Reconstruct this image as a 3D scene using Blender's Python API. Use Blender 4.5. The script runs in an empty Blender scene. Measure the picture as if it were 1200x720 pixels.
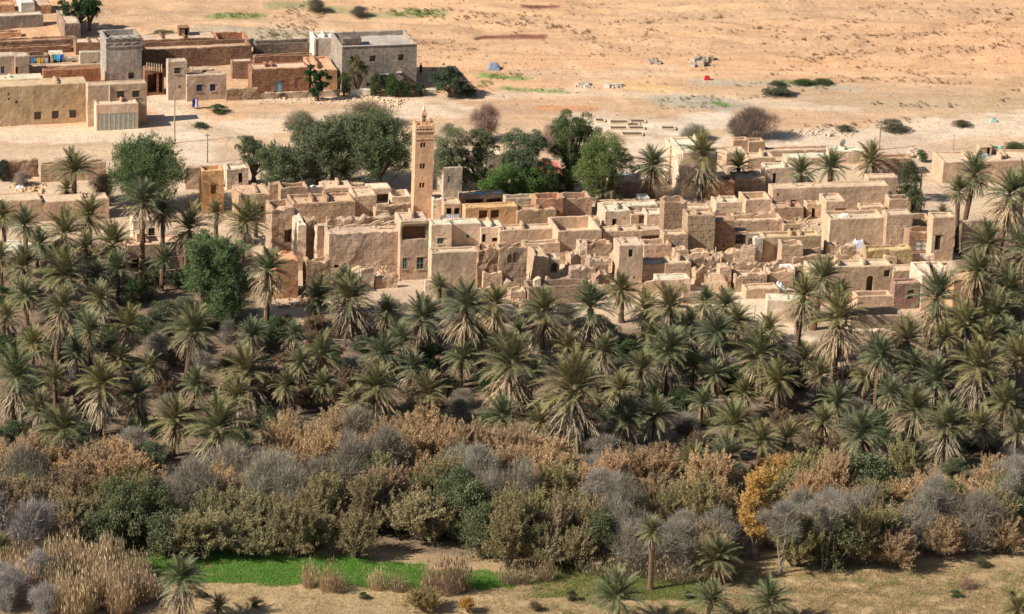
import bpy, math, random
import numpy as np
from mathutils import Vector, noise
SC = bpy.context.scene
COL = SC.collection
R = random.Random(7)
NR = np.random.RandomState(11)

# ------------------------------------------------------------------ camera, sky, sun, exposure
F_PX, CU, CV = 4500.0, 150.0, 360.0        # focal length and optical axis in pixels of the 1200 x 720 photograph
PITCH = math.radians(19.1)
CAM_H = 164.0
cam = bpy.data.cameras.new('camera'); camo = bpy.data.objects.new('camera', cam); COL.objects.link(camo)
camo.location = (0, 0, CAM_H); camo.rotation_euler = (math.pi/2 - PITCH, 0, 0)
cam.sensor_width = 36.0; cam.lens = 36.0*F_PX/1200.0; cam.shift_x = (600.0-CU)/1200.0
cam.clip_start = 1.0; cam.clip_end = 9000.0
SC.camera = camo
SUN_EL, SUN_AZ = math.radians(37), math.radians(19)      # azimuth: how far towards the camera from due left
W = bpy.data.worlds.new('World'); SC.world = W; W.use_nodes = True
wn = W.node_tree; sky = wn.nodes.new('ShaderNodeTexSky'); sky.sky_type = 'NISHITA'; sky.sun_disc = False
sky.sun_elevation = SUN_EL
sd = Vector((-math.cos(SUN_EL)*math.cos(SUN_AZ), -math.cos(SUN_EL)*math.sin(SUN_AZ), math.sin(SUN_EL)))
sky.sun_rotation = math.atan2(sd.x, sd.y)
sky.air_density = 1.0; sky.dust_density = 1.2
bg = wn.nodes['Background']; wn.links.new(sky.outputs[0], bg.inputs[0]); bg.inputs[1].default_value = 0.062
sun = bpy.data.lights.new('sun', 'SUN'); sun.energy = 5.0; sun.angle = math.radians(0.5); sun.color = (1.0, 0.93, 0.82)
suno = bpy.data.objects.new('sun', sun); COL.objects.link(suno); suno.rotation_euler = sd.to_track_quat('Z', 'Y').to_euler()
SC.view_settings.view_transform = 'Standard'; SC.view_settings.look = 'None'
SC.view_settings.exposure = 0.55; SC.view_settings.gamma = 1.0
SC.cycles.max_bounces = 5; SC.cycles.diffuse_bounces = 3; SC.cycles.transparent_max_bounces = 4

# ------------------------------------------------------------------ measuring: photo pixel <-> place on the ground
SP, CP = math.sin(PITCH), math.cos(PITCH)
def project(p):
    y, z = p[1], p[2]-CAM_H
    d = y*CP - z*SP; up = y*SP + z*CP
    return CU + F_PX*p[0]/d, CV - F_PX*up/d
def smooth(a, b, x):
    t = min(1.0, max(0.0, (x-a)/(b-a))); return t*t*(3-2*t)
def gz(x, y):                                # height of the ground
    z = -2.5 + 2.5*smooth(436, 474, y) + 1.2*smooth(500, 560, y) + 4.0*smooth(555, 650, y)
    if y > 650: z += (y-650)*0.06 + 0.00012*(y-650)**2 * (1 if y < 1500 else 0) + (86.7+ (y-1500)*.1 if y >= 1500 else 0)
    a = 0.12 + 0.28*smooth(545, 600, y)
    z += a*noise.noise(Vector((x*.045, y*.07, 3))) + a*.5*noise.noise(Vector((x*.16, y*.25, 9)))
    if 572 < y < 900: z -= .55*min(1, (y-572)/25)*min(1, (900-y)/200)*max(0, 1-abs(noise.noise(Vector((x*.035+y*.05, y*.11-x*.012, 4))))*5)   # shallow gullies
    return z
def ground(u, v):
    dx = (u-CU)/F_PX; up = (CV-v)/F_PX
    dy = CP + up*SP; dz = -SP + up*CP
    t0, t1 = 300.0, 900.0
    for _ in range(26):
        t = (t0+t1)/2; x, y, z = dx*t, dy*t, CAM_H + dz*t
        if z > gz(x, y): t0 = t
        else: t1 = t
    t = (t0+t1)/2
    return Vector((dx*t, dy*t, gz(dx*t, dy*t)))
def ppm(p):                                  # pixels per metre across, at a place
    return F_PX/(p[1]*CP - (p[2]-CAM_H)*SP)
def solve(fn, target, lo, hi, rising=True):
    for _ in range(34):
        m = (lo+hi)/2
        if (fn(m) < target) == rising: lo = m
        else: hi = m
    return (lo+hi)/2

# ------------------------------------------------------------------ object helpers
def mesh(name, verts, faces, mats=(), smooth_=False, mi=None):
    me = bpy.data.meshes.new(name); me.from_pydata([tuple(v) for v in verts], [], faces)
    for m in mats: me.materials.append(m)
    if mi is not None: me.polygons.foreach_set('material_index', mi)
    if smooth_: me.polygons.foreach_set('use_smooth', [True]*len(me.polygons))
    me.update(); return me
def npmesh(name, verts, tris, mat, smooth_=False):
    """verts (n,3), tris (m,3) numpy"""
    me = bpy.data.meshes.new(name); me.vertices.add(len(verts)); me.vertices.foreach_set('co', verts.astype(np.float32).ravel())
    m = len(tris); me.loops.add(m*3); me.loops.foreach_set('vertex_index', tris.astype(np.int32).ravel())
    me.polygons.add(m); me.polygons.foreach_set('loop_start', np.arange(0, m*3, 3, dtype=np.int32))
    me.update(calc_edges=True); me.materials.append(mat)
    if smooth_: me.polygons.foreach_set('use_smooth', [True]*m)
    me.validate(); return me
def link(name, me, parent=None, loc=(0,0,0), rz=0.0, scale=None, color=None, mat=None):
    o = bpy.data.objects.new(name, me); COL.objects.link(o)
    o.location = loc; o.rotation_euler = (0, 0, rz)
    if scale is not None: o.scale = scale if hasattr(scale, '__len__') else (scale,)*3
    if color is not None: o.color = (*color[:3], 1)
    if parent is not None: o.parent = parent
    if mat is not None: o.material_slots[0].link = 'OBJECT'; o.material_slots[0].material = mat
    return o
def tag(o, label=None, cat=None, group=None, kind=None):
    if label: o['label'] = label
    if cat: o['category'] = cat
    if group: o['group'] = group
    if kind: o['kind'] = kind
    return o
def vary(c, a=.12, b=.035):
    k = R.uniform(1-a, 1+a); return tuple(q*k*R.uniform(1-b, 1+b) for q in c)
class MB:                                    # gathers boxes, bars and tubes into one mesh
    def __init__(s): s.v = []; s.f = []
    def quad(s, a, b, c, d):
        n = len(s.v); s.v += [a, b, c, d]; s.f.append((n, n+1, n+2, n+3))
    def box(s, x0, x1, y0, y1, z0, z1, jit=0, rr=R):
        n = len(s.v)
        for x in (x0, x1):
            for y in (y0, y1):
                for z in (z0, z1):
                    s.v.append((x+rr.uniform(-jit, jit), y+rr.uniform(-jit, jit), z+rr.uniform(-jit, jit)))
        for f in ((0,1,3,2),(4,6,7,5),(0,4,5,1),(2,3,7,6),(0,2,6,4),(1,5,7,3)): s.f.append(tuple(n+i for i in f))
    def tube(s, pts, rad, n=6):
        rings = []
        for i, p in enumerate(pts):
            p = Vector(p); a = Vector(pts[max(0, i-1)]); b = Vector(pts[min(len(pts)-1, i+1)])
            t = (b-a).normalized(); u = t.cross(Vector((.13, .97, .2))).normalized(); w = t.cross(u)
            r = rad[i] if hasattr(rad, '__len__') else rad
            base = len(s.v)
            for k in range(n):
                an = 2*math.pi*k/n; s.v.append(tuple(p + (u*math.cos(an)+w*math.sin(an))*r))
            rings.append(base)
        for a, b in zip(rings, rings[1:]):
            for k in range(n): s.f.append((a+k, a+(k+1) % n, b+(k+1) % n, b+k))
        s.f.append(tuple(rings[-1]+k for k in range(n)))
        s.f.append(tuple(rings[0]+k for k in range(n-1, -1, -1)))
    def stone(s, c, r, rr=R):
        n = len(s.v); q = [(-1,-1,-1),(1,-1,-1),(1,1,-1),(-1,1,-1),(-1,-1,1),(1,-1,1),(1,1,1),(-1,1,1)]
        e = (r*rr.uniform(.6, 1.2), r*rr.uniform(.6, 1.1), r*rr.uniform(.4, .8)); a = rr.uniform(0, 3)
        for x, y, z in q:
            k = .72 if z > 0 else 1
            x, y, z = x*e[0]*k*rr.uniform(.7, 1), y*e[1]*k*rr.uniform(.7, 1), z*e[2]*rr.uniform(.7, 1)
            s.v.append((c[0]+x*math.cos(a)-y*math.sin(a), c[1]+x*math.sin(a)+y*math.cos(a), c[2]+z))
        for f in ((0,3,2,1),(4,5,6,7),(0,1,5,4),(1,2,6,5),(2,3,7,6),(3,0,4,7)): s.f.append(tuple(n+i for i in f))
    def me(s, name, mat, sm=False): return mesh(name, s.v, s.f, (mat,), sm)

# ------------------------------------------------------------------ materials
def nt(name):
    m = bpy.data.materials.new(name); m.use_nodes = True; t = m.node_tree
    return m, t, t.nodes['Principled BSDF']
def N(t, typ, **kw):
    n = t.nodes.new(typ)
    for k, v in kw.items(): setattr(n, k, v)
    return n
def noise_node(t, scale, vec=None, detail=4, rough=.6):
    n = N(t, 'ShaderNodeTexNoise'); n.inputs['Scale'].default_value = scale; n.inputs['Detail'].default_value = detail
    n.inputs['Roughness'].default_value = rough
    if vec is not None: t.links.new(vec, n.inputs['Vector'])
    return n.outputs['Fac']
def maprange(t, x, a, b, c, d):
    n = N(t, 'ShaderNodeMapRange'); t.links.new(x, n.inputs[0])
    for i, q in enumerate((a, b, c, d)): n.inputs[i+1].default_value = q
    return n.outputs[0]
def math_(t, op, a, b=None):
    n = N(t, 'ShaderNodeMath', operation=op)
    for i, q in enumerate((a, b)):
        if q is None: continue
        if isinstance(q, (int, float)): n.inputs[i].default_value = q
        else: t.links.new(q, n.inputs[i])
    return n.outputs[0]
def vmul(t, col, fac):
    n = N(t, 'ShaderNodeVectorMath', operation='SCALE'); t.links.new(col, n.inputs[0]); t.links.new(fac, n.inputs['Scale'])
    return n.outputs[0]
def mixc(t, fac, a, b):
    n = N(t, 'ShaderNodeMix', data_type='RGBA')
    if isinstance(fac, float): n.inputs[0].default_value = fac
    else: t.links.new(fac, n.inputs[0])
    for i, q in ((6, a), (7, b)):
        if isinstance(q, tuple): n.inputs[i].default_value = (*q, 1)
        else: t.links.new(q, n.inputs[i])
    return n.outputs[2]
def scaled(t, vec, s):
    n = N(t, 'ShaderNodeVectorMath', operation='MULTIPLY'); t.links.new(vec, n.inputs[0]); n.inputs[1].default_value = s
    return n.outputs[0]
def bump(t, h, dist, strength, bs):
    n = N(t, 'ShaderNodeBump'); n.inputs['Distance'].default_value = dist; n.inputs['Strength'].default_value = strength
    t.links.new(h, n.inputs['Height']); t.links.new(n.outputs[0], bs.inputs['Normal'])
def wall_mat(name, courses=0.0, bricks=None, rough=1.0, streak=.25, bumpd=.07):
    m, t, b = nt(name); oi = N(t, 'ShaderNodeObjectInfo'); tc = N(t, 'ShaderNodeTexCoord').outputs['Object']
    geo = N(t, 'ShaderNodeNewGeometry').outputs['Position']
    big = maprange(t, noise_node(t, .28, geo, 3), .3, .7, .80, 1.16)
    mid = maprange(t, noise_node(t, 1.7, geo, 5, .7), .25, .75, .72, 1.22)
    fine = noise_node(t, 7, geo, 4, .75); finec = maprange(t, fine, .25, .75, .86, 1.13)
    st = maprange(t, noise_node(t, 1.0, scaled(t, geo, (2.6, 2.6, .22)), 4, .65), .35, .75, 1.06, 1.0-streak)
    col = vmul(t, oi.outputs['Color'], math_(t, 'MULTIPLY', math_(t, 'MULTIPLY', big, mid), math_(t, 'MULTIPLY', st, finec)))
    pale = maprange(t, noise_node(t, .55, geo, 5, .62), .52, .64, 0, .5)
    col = mixc(t, pale, col, vmul(t, mixc(t, .5, oi.outputs['Color'], (.62, .47, .34)), mid))
    h = math_(t, 'ADD', fine, math_(t, 'MULTIPLY', noise_node(t, 2.2, geo, 4), 1.6))
    sx = N(t, 'ShaderNodeSeparateXYZ'); t.links.new(tc, sx.inputs[0])
    if courses:
        z = math_(t, 'ADD', sx.outputs[2], math_(t, 'MULTIPLY', noise_node(t, .8, geo, 2), .25))
        fr = math_(t, 'FRACT', math_(t, 'DIVIDE', z, courses)); line = maprange(t, math_(t, 'PINGPONG', fr, .5), 0, .07, 0, 1)
        h = math_(t, 'ADD', h, math_(t, 'MULTIPLY', line, .45))
        col = mixc(t, math_(t, 'MULTIPLY', math_(t, 'SUBTRACT', 1.0, line), .16), col, vmul(t, col, math_(t, 'MULTIPLY', mid, .55)))
    if bricks:
        cb = N(t, 'ShaderNodeCombineXYZ'); t.links.new(math_(t, 'ADD', sx.outputs[0], sx.outputs[1]), cb.inputs[0]); t.links.new(sx.outputs[2], cb.inputs[1])
        br = N(t, 'ShaderNodeTexBrick'); t.links.new(cb.outputs[0], br.inputs[0])
        br.inputs['Scale'].default_value = 1; br.inputs['Brick Width'].default_value = bricks[0]; br.inputs['Row Height'].default_value = bricks[1]
        br.inputs['Mortar Size'].default_value = bricks[2]; br.inputs['Color1'].default_value = (.72, .72, .72, 1); br.inputs['Color2'].default_value = (1.15, 1.1, 1.05, 1)
        br.inputs['Mortar'].default_value = bricks[3]
        mm = N(t, 'ShaderNodeVectorMath', operation='MULTIPLY'); t.links.new(col, mm.inputs[0]); t.links.new(br.outputs[0], mm.inputs[1]); col = mm.outputs[0]
        h = math_(t, 'SUBTRACT', h, math_(t, 'MULTIPLY', br.outputs['Fac'], 1.3))
    t.links.new(col, b.inputs['Base Color']); b.inputs['Roughness'].default_value = rough; b.inputs['Specular IOR Level'].default_value = .12
    bump(t, h, bumpd, .9, b); return m
M_ADOBE = wall_mat('adobe', courses=.9, bumpd=.11)
M_PLASTER = wall_mat('mud_plaster', bumpd=.05, streak=.18)
M_BRICK = wall_mat('mudbrick_wall', bricks=(.5, .24, .035, (.62, .6, .58, 1)), bumpd=.07)
M_BLOCK = wall_mat('concrete_block', bricks=(.45, .3, .02, (1.12, 1.12, 1.12, 1)), bumpd=.02, streak=.35)
M_ROOF = wall_mat('earth_roof', bumpd=.06, streak=.0)
def flat_mat(name, rough=.8, metal=0.0, spec=.2):
    m, t, b = nt(name); oi = N(t, 'ShaderNodeObjectInfo'); geo = N(t, 'ShaderNodeNewGeometry').outputs['Position']
    t.links.new(vmul(t, oi.outputs['Color'], maprange(t, noise_node(t, 3, geo, 4), .3, .7, .8, 1.15)), b.inputs['Base Color'])
    b.inputs['Roughness'].default_value = rough; b.inputs['Metallic'].default_value = metal; b.inputs['Specular IOR Level'].default_value = spec; return m
M_PAINT = flat_mat('painted', .6); M_WOOD = flat_mat('weathered_wood', .9); M_CLOTH = flat_mat('cloth', 1.0, 0, .05)
M_GLASS = flat_mat('dark_glass', .15, 0, .5); M_STONE = flat_mat('stone_rubble', 1.0, 0, .1)
def leaf_mat(name, trans=.25, rough=.6, tipcol=None, var=.35, spec=.25):
    m, t, b = nt(name); oi = N(t, 'ShaderNodeObjectInfo'); g = N(t, 'ShaderNodeNewGeometry')
    rnd = maprange(t, g.outputs['Random Per Island'], 0, 1, 1-var, 1+var)
    obr = maprange(t, oi.outputs['Random'], 0, 1, .86, 1.14)
    col = vmul(t, oi.outputs['Color'], math_(t, 'MULTIPLY', rnd, obr))
    if tipcol: col = mixc(t, maprange(t, noise_node(t, .8, g.outputs['Position'], 3), .42, .66, 0, .6), col, vmul(t, mixc(t, .45, oi.outputs['Color'], tipcol), rnd))
    b.inputs['Roughness'].default_value = rough; b.inputs['Specular IOR Level'].default_value = spec
    t.links.new(col, b.inputs['Base Color'])
    tr = N(t, 'ShaderNodeBsdfTranslucent'); t.links.new(col, tr.inputs[0])
    mx = N(t, 'ShaderNodeMixShader'); mx.inputs[0].default_value = trans
    t.links.new(b.outputs[0], mx.inputs[1]); t.links.new(tr.outputs[0], mx.inputs[2])
    t.links.new(mx.outputs[0], t.nodes['Material Output'].inputs[0]); return m
M_LEAF = leaf_mat('foliage', .25, tipcol=(.5, .34, .16)); M_GREENLEAF = leaf_mat('green_foliage', .28, tipcol=(.16, .17, .07))
M_TWIG = leaf_mat('twigs', .05, .9, spec=.1); M_FROND = leaf_mat('palm_frond', .18, .65, tipcol=(.36, .32, .17), var=.3, spec=.12)
M_DRYFROND = leaf_mat('dry_frond', .1, .9, var=.35, spec=.1); M_GRASS = leaf_mat('grass_blades', .3, .7, var=.3)
M_BARK = flat_mat('bark', .95, 0, .1)

# ------------------------------------------------------------------ the ground, one sheet out to the hills
def stroke_world(pts): return [ground(u, v) for u, v in pts]
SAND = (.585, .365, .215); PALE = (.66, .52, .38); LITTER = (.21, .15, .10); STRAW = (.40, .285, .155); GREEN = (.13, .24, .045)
STROKES = [  # (pixel polyline, half width in metres, colour, strength)
    ([(-60,157),(90,160),(200,158),(300,150),(420,133),(520,128)], 4.0, PALE, .8),
    ([(190,118),(215,140),(235,190),(225,215)], 3.2, PALE, .8),
    ([(300,118),(480,118),(640,108),(860,118),(1000,130)], 2.0, PALE, .55),
    ([(770,172),(900,168),(1000,160),(1100,152),(1230,143)], 5.0, PALE, .85),
    ([(1075,300),(1095,240),(1085,200),(1060,165)], 3.5, (.55,.41,.29), .9),
    ([(690,139),(760,150),(850,142)], 4.5, (.66,.56,.43), .75),
    ([(560,45),(580,44),(635,44)], .9, (.17,.06,.045), .9), ([(618,8),(650,8)], .9, (.17,.06,.045), .9),
    ([(250,20),(300,18)], 1.6, (.24,.29,.10), .7), ([(320,8),(365,7),(430,18),(515,17)], 1.6, (.24,.27,.12), .6),
    ([(300,40),(360,42),(250,38)], 3.5, (.38,.33,.24), .7), ([(570,89),(612,92)], 1.3, (.15,.28,.07), .8), ([(590,104),(660,108)], .8, (.2,.27,.08), .8),
    ([(780,118),(850,124),(830,120)], 3.0, (.38,.34,.26), .75), ([(838,121),(852,124)], .8, (.06,.2,.03), .9),
    ([(600,128),(700,133),(780,138)], 2.5, (.45,.30,.19), .6), ([(640,127),(690,128)], 1.4, (.5,.22,.10), .7),
    ([(820,96),(900,98),(1000,104)], 1.6, (.44,.38,.29), .7), ([(620,88),(700,90),(780,82)], 2.4, (.5,.38,.26), .5),
    ([(740,100),(775,104)], 2.2, (.66,.45,.20), .6), ([(920,97),(972,99)], 1.2, (.12,.17,.06), .8),
    ([(230,148),(270,158),(310,170)], 2.0, (.45,.33,.2), .6), ([(1050,92),(1100,62),(1180,30)], 1.2, (.5,.3,.17), .5),
    ([(1010,66),(1060,48),(1100,30)], .9, (.5,.3,.17), .5), ([(900,90),(1000,52),(1090,34)], .9, (.5,.3,.17), .35),
    ([(470,40),(700,36),(960,44),(1200,38)], .5, (.47,.29,.16), .5), ([(700,62),(860,58),(1010,52)], .5, (.47,.29,.16), .45), ([(500,66),(640,62),(760,68)], .6, (.48,.30,.17), .5),
    ([(650,60),(700,95),(735,125)], .7, (.68,.46,.28), .7), ([(870,30),(960,20),(1200,28)], .6, (.47,.28,.15), .5), ([(760,90),(880,84),(1200,92)], .8, (.66,.44,.27), .6),
    ([(520,125),(600,150),(640,175)], .9, (.44,.32,.2), .6), ([(500,22),(700,14),(900,8)], 1.2, (.68,.42,.22), .5), ([(1000,118),(1100,112),(1200,118)], .7, (.45,.28,.16), .5), ([(1150,130),(1180,100),(1210,80)], 1.0, (.45,.3,.17), .55),
    ([(40,172),(120,168),(180,172)], .8, (.42,.29,.18), .5), ([(310,135),(400,132)], 2.0, (.50,.36,.25), .5), ([(500,148),(600,146)], 2.0, (.48,.34,.22), .45), ([(900,140),(1010,140)], 1.0, (.46,.31,.2), .5),
    ([(30,240),(120,240)], 4.0, (.5,.36,.25), .5), ([(845,342),(880,362),(900,385),(925,425)], 5.5, (.66,.51,.36), .97), ([(400,352),(470,345),(520,350),(600,356)], 4.0, (.52,.38,.27), .8),
]
def build_ground():
    def axis(a, b, step, lo, hi):
        core = list(np.arange(a, b+.01, step)); out = []
        d = step; x = a
        while x > lo: d *= 1.25; x -= d; out.append(x)
        left = out[::-1]; out = []; d = step; x = b
        while x < hi: d *= 1.25; x += d; out.append(x)
        return np.array(left+core+out)
    xs = axis(-32, 156, .9, -3000, 3000); ys = axis(366, 662, .62, -600, 5000)
    nx, ny = len(xs), len(ys)
    X, Y = np.meshgrid(xs, ys); X = X.ravel(); Y = Y.ravel()
    Z = np.array([gz(float(x), float(y)) for x, y in zip(X, Y)])
    n1 = np.array([noise.noise(Vector((x*.07, y*.12, 1))) for x, y in zip(X, Y)])
    n2 = np.array([noise.noise(Vector((x*.35, y*.6, 5))) for x, y in zip(X, Y)])
    n3 = np.array([noise.noise(Vector((x*.02, y*.22, 8))) for x, y in zip(X, Y)])
    far = np.clip((Y-548)/25, 0, 1)
    far2 = np.clip((Y-572)/25, 0, 1)*np.clip((900-Y)/200, 0, 1)
    Z += far2*.1*n2
    Z += far*(.12*np.abs(n3)*1.5 + .06*n2) + (1-far)*.06*n2
    C = np.zeros((len(X), 3))
    n4 = np.array([noise.noise(Vector((x*.012+y*.03, y*.06-x*.004, 2))) for x, y in zip(X, Y)])
    base = np.array(SAND)*(1+.10*n1[:, None]+.07*n2[:, None]+.16*n4[:, None]) + np.array((.03, -.012, -.02))*n4[:, None]*2 - .10*np.clip(np.abs(n3[:, None])*-14+1, 0, 1)*np.array((.6, .55, .45)); vill = np.array((.56, .41, .28))*(1+.12*n1[:, None])
    t = np.clip((Y-535)/30, 0, 1)[:, None]; C = vill*(1-t)+base*t
    edge = 466 + 5*n1*2 - np.where(X < -2, 16*0, 0)
    PU = CU + F_PX*X/(Y*CP + CAM_H*SP)
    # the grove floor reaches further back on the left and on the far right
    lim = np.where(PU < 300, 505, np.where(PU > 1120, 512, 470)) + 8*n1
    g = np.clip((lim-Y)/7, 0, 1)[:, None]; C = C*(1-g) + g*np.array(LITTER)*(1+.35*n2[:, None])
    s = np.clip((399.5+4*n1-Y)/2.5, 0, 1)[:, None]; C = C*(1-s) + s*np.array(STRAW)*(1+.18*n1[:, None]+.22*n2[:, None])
    for pts, hw, col, k in STROKES:
        P = stroke_world(pts); best = np.full(len(X), 1e9)
        for a, b in zip(P, P[1:]):
            dx, dy = b.x-a.x, b.y-a.y; L2 = dx*dx+dy*dy
            q = np.clip(((X-a.x)*dx+(Y-a.y)*dy)/L2, 0, 1); best = np.minimum(best, np.hypot(X-a.x-q*dx, (Y-a.y-q*dy)))
        w = np.clip((hw*(1+.5*n1+.5*n2)-best)/(.25*hw+.5)+.5, 0, 1)[:, None]*k
        C = C*(1-w) + w*np.array(col)*(1+.12*n2[:, None])
    idx = np.arange(nx*ny).reshape(ny, nx)
    q = np.stack([idx[:-1, :-1], idx[:-1, 1:], idx[1:, 1:], idx[1:, :-1]], -1).reshape(-1, 4)
    tri = np.concatenate([q[:, [0, 1, 2]], q[:, [0, 2, 3]]])
    m, t, b = nt('earth')
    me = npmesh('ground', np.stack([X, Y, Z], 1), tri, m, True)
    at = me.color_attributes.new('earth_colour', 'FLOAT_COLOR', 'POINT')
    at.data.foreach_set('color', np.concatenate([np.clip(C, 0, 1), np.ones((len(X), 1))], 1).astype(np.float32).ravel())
    ca = N(t, 'ShaderNodeAttribute', attribute_name='earth_colour').outputs['Color']; geo = N(t, 'ShaderNodeNewGeometry').outputs['Position']
    f1 = maprange(t, noise_node(t, 1.3, geo, 6, .7), .25, .75, .80, 1.18)
    f2 = maprange(t, noise_node(t, .25, scaled(t, geo, (.5, 1.6, 1)), 5, .6), .3, .7, .88, 1.10)
    v = N(t, 'ShaderNodeTexVoronoi'); v.inputs['Scale'].default_value = .9; t.links.new(geo, v.inputs['Vector'])
    dots = maprange(t, v.outputs['Distance'], .06, .16, .8, 1.0)
    t.links.new(vmul(t, ca, math_(t, 'MULTIPLY', math_(t, 'MULTIPLY', f1, f2), dots)), b.inputs['Base Color'])
    b.inputs['Roughness'].default_value = 1; b.inputs['Specular IOR Level'].default_value = .1
    bump(t, math_(t, 'ADD', noise_node(t, 2.2, geo, 5, .7), noise_node(t, .6, geo, 4)), .22, .8, b)
    tag(link('ground', me), 'sandy ground of the valley with tracks and grove floor', kind='structure')
build_ground()
# ------------------------------------------------------------------ mud houses
def jog(x, y, z, a):
    v = noise.noise_vector(Vector((x*.55, y*.55, z*.55+4)))*a + noise.noise_vector(Vector((x*1.9, y*1.9, z*1.9)))*a*.45
    return v
def cuts(lo, hi, step, extra):
    n = max(1, min(70, int(round((hi-lo)/step)))); a = [lo+(hi-lo)*i/n for i in range(n+1)]
    ex = sorted(set(round(e, 4) for e in extra if lo < e < hi))
    a = [q for q in a if q in (lo, hi) or all(abs(q-e) > step*.3 for e in ex)] + ex
    return sorted(set(a))
BEND_MATS = {}
def house(name, label, cat, x0, x1, yt, yb, yk=None, col=(.44,.32,.22), yaw=None, rec=.45, th=.38, er=None, mat=None, ops=(), group=None,
          solid=False, amp=.065, roofcol=None, holes=0, debris=0, ftop=None, D=None, parent=None, coping=False):
    if er is None: er = .15 if (mat or M_ADOBE) is M_ADOBE else .05
    if group and group.startswith('flat roofed') and not debris: debris = .45
    if group and 'quarter' not in group: col = tuple(min(.75, c*1.06) for c in col)
    if yaw is None: yaw = 10-6*max(0, min(1, x0/1200))
    mat = mat or M_ADOBE; a = math.radians(yaw); ax = Vector((math.cos(a), math.sin(a), 0)); ay = Vector((-math.sin(a), math.cos(a), 0))
    um = (x0+x1)/2; P = ground(um, yb)
    lr = solve(lambda s: project(P+ax*s)[0], x1, 0, 80); ll = -solve(lambda s: project(P-ax*s)[0], x0, 0, 80, rising=False)
    L = lr-ll; h = solve(lambda s: project(P+Vector((0, 0, s)))[1], yt, 0, 40, rising=False)
    if D is None: D = solve(lambda s: project(P+ay*s+Vector((0, 0, h)))[1], yk, .3, 60, rising=False) if yk is not None else 4.0
    O = P+ax*ll
    zb = min(gz(*(O+ax*i*L+ay*j*D).xy) for i in (0, 1) for j in (0, 1)) - P.z - .35; zb = min(zb, -.35)
    seed = R.uniform(0, 500)
    def zof(v): return solve(lambda s: project(P+Vector((0, 0, s)))[1], v, -3, 40, rising=False)
    OP = []
    for o in ops:
        k, u0, u1, v0, v1 = o[:5]; s0, s1 = (u0-x0)/(x1-x0)*L, (u1-x0)/(x1-x0)*L
        OP.append((k, max(.08, s0), min(L-.08, s1), max(zof(v1), zb+.1), min(zof(v0), h-.12)) + tuple(o[5:]))
    if mat is M_ADOBE and not holes and L > 2 and h > 1.6: holes = 2
    for k in range(holes):                       # putlog holes left by the rammed-earth shutters
        z = .8+k*.9
        if z > h-.5: break
        n = int(L/1.25)
        for i in range(n):
            s = (i+.5)*L/n+R.uniform(-.15, .15)
            if s < .3 or s > L-.3 or R.random() < .2: continue
            if any(o[1]-.2 < s < o[2]+.2 and o[3]-.2 < z < o[4]+.3 for o in OP): continue
            OP.append(('h', s-.09, s+.09, z-.09, z+.09))
    V = []; Fc = []; key = {}
    hn = max(h, 1.0)
    def topo(s, d):                              # how far the worn top dips here
        if er <= 0: return 0
        q = noise.noise(Vector((s*.5+seed, d*.5, 2)))*.9 + noise.noise(Vector((s*1.6+seed, d*1.6, 7)))*.5
        return er*max(0, q+.35)*1.1 + (er*.5 if noise.noise(Vector((s*.9+seed, d*.9, 31))) > .12 else 0)
    def vert(x, y, z, cap=False):
        kk = (round(x, 3), round(y, 3), round(z, 3))
        if kk in key: return key[kk]
        zz = z
        if z > 0: zz = z - topo(x, y)*min(1, max(0, (z/hn-.25)/.75))
        j = jog(x+seed, y, z, amp)
        key[kk] = len(V); V.append((x+j.x, y+j.y, zz+j.z*.6)); return key[kk]
    step = .5 if L < 24 else .8
    xs = cuts(0, L, step, [q for o in OP for q in (o[1], o[2])]); ys = cuts(0, D, .6, [])
    zs = cuts(zb, h-.07, .6, [q for o in OP for q in (o[3], o[4])])
    for i in range(len(xs)-1):                   # front, with real openings
        for j in range(len(zs)-1):
            cx, cz = (xs[i]+xs[i+1])/2, (zs[j]+zs[j+1])/2
            if any(o[1] < cx < o[2] and o[3] < cz < o[4] for o in OP): continue
            Fc.append((vert(xs[i], 0, zs[j]), vert(xs[i+1], 0, zs[j]), vert(xs[i+1], 0, zs[j+1]), vert(xs[i], 0, zs[j+1])))
    zr = cuts(zb, h-.07, .6, [])
    zr = zs
    for j in range(len(zr)-1):
        for i in range(len(ys)-1):
            Fc.append((vert(0, ys[i+1], zr[j]), vert(0, ys[i], zr[j]), vert(0, ys[i], zr[j+1]), vert(0, ys[i+1], zr[j+1])))
            Fc.append((vert(L, ys[i], zr[j]), vert(L, ys[i+1], zr[j]), vert(L, ys[i+1], zr[j+1]), vert(L, ys[i], zr[j+1])))
        for i in range(len(xs)-1):
            Fc.append((vert(xs[i+1], D, zr[j]), vert(xs[i], D, zr[j]), vert(xs[i], D, zr[j+1]), vert(xs[i+1], D, zr[j+1])))
    # loop of parapet stations
    loop = [(x, 0) for x in xs] + [(L, y) for y in ys[1:]] + [(x, D) for x in xs[::-1][1:]] + [(0, y) for y in ys[::-1][1:-1]]
    w = min(th, D*.45, L*.45)
    def inset(x, y, q):
        return (min(max(x, q), L-q), min(max(y, q), D-q))
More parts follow.
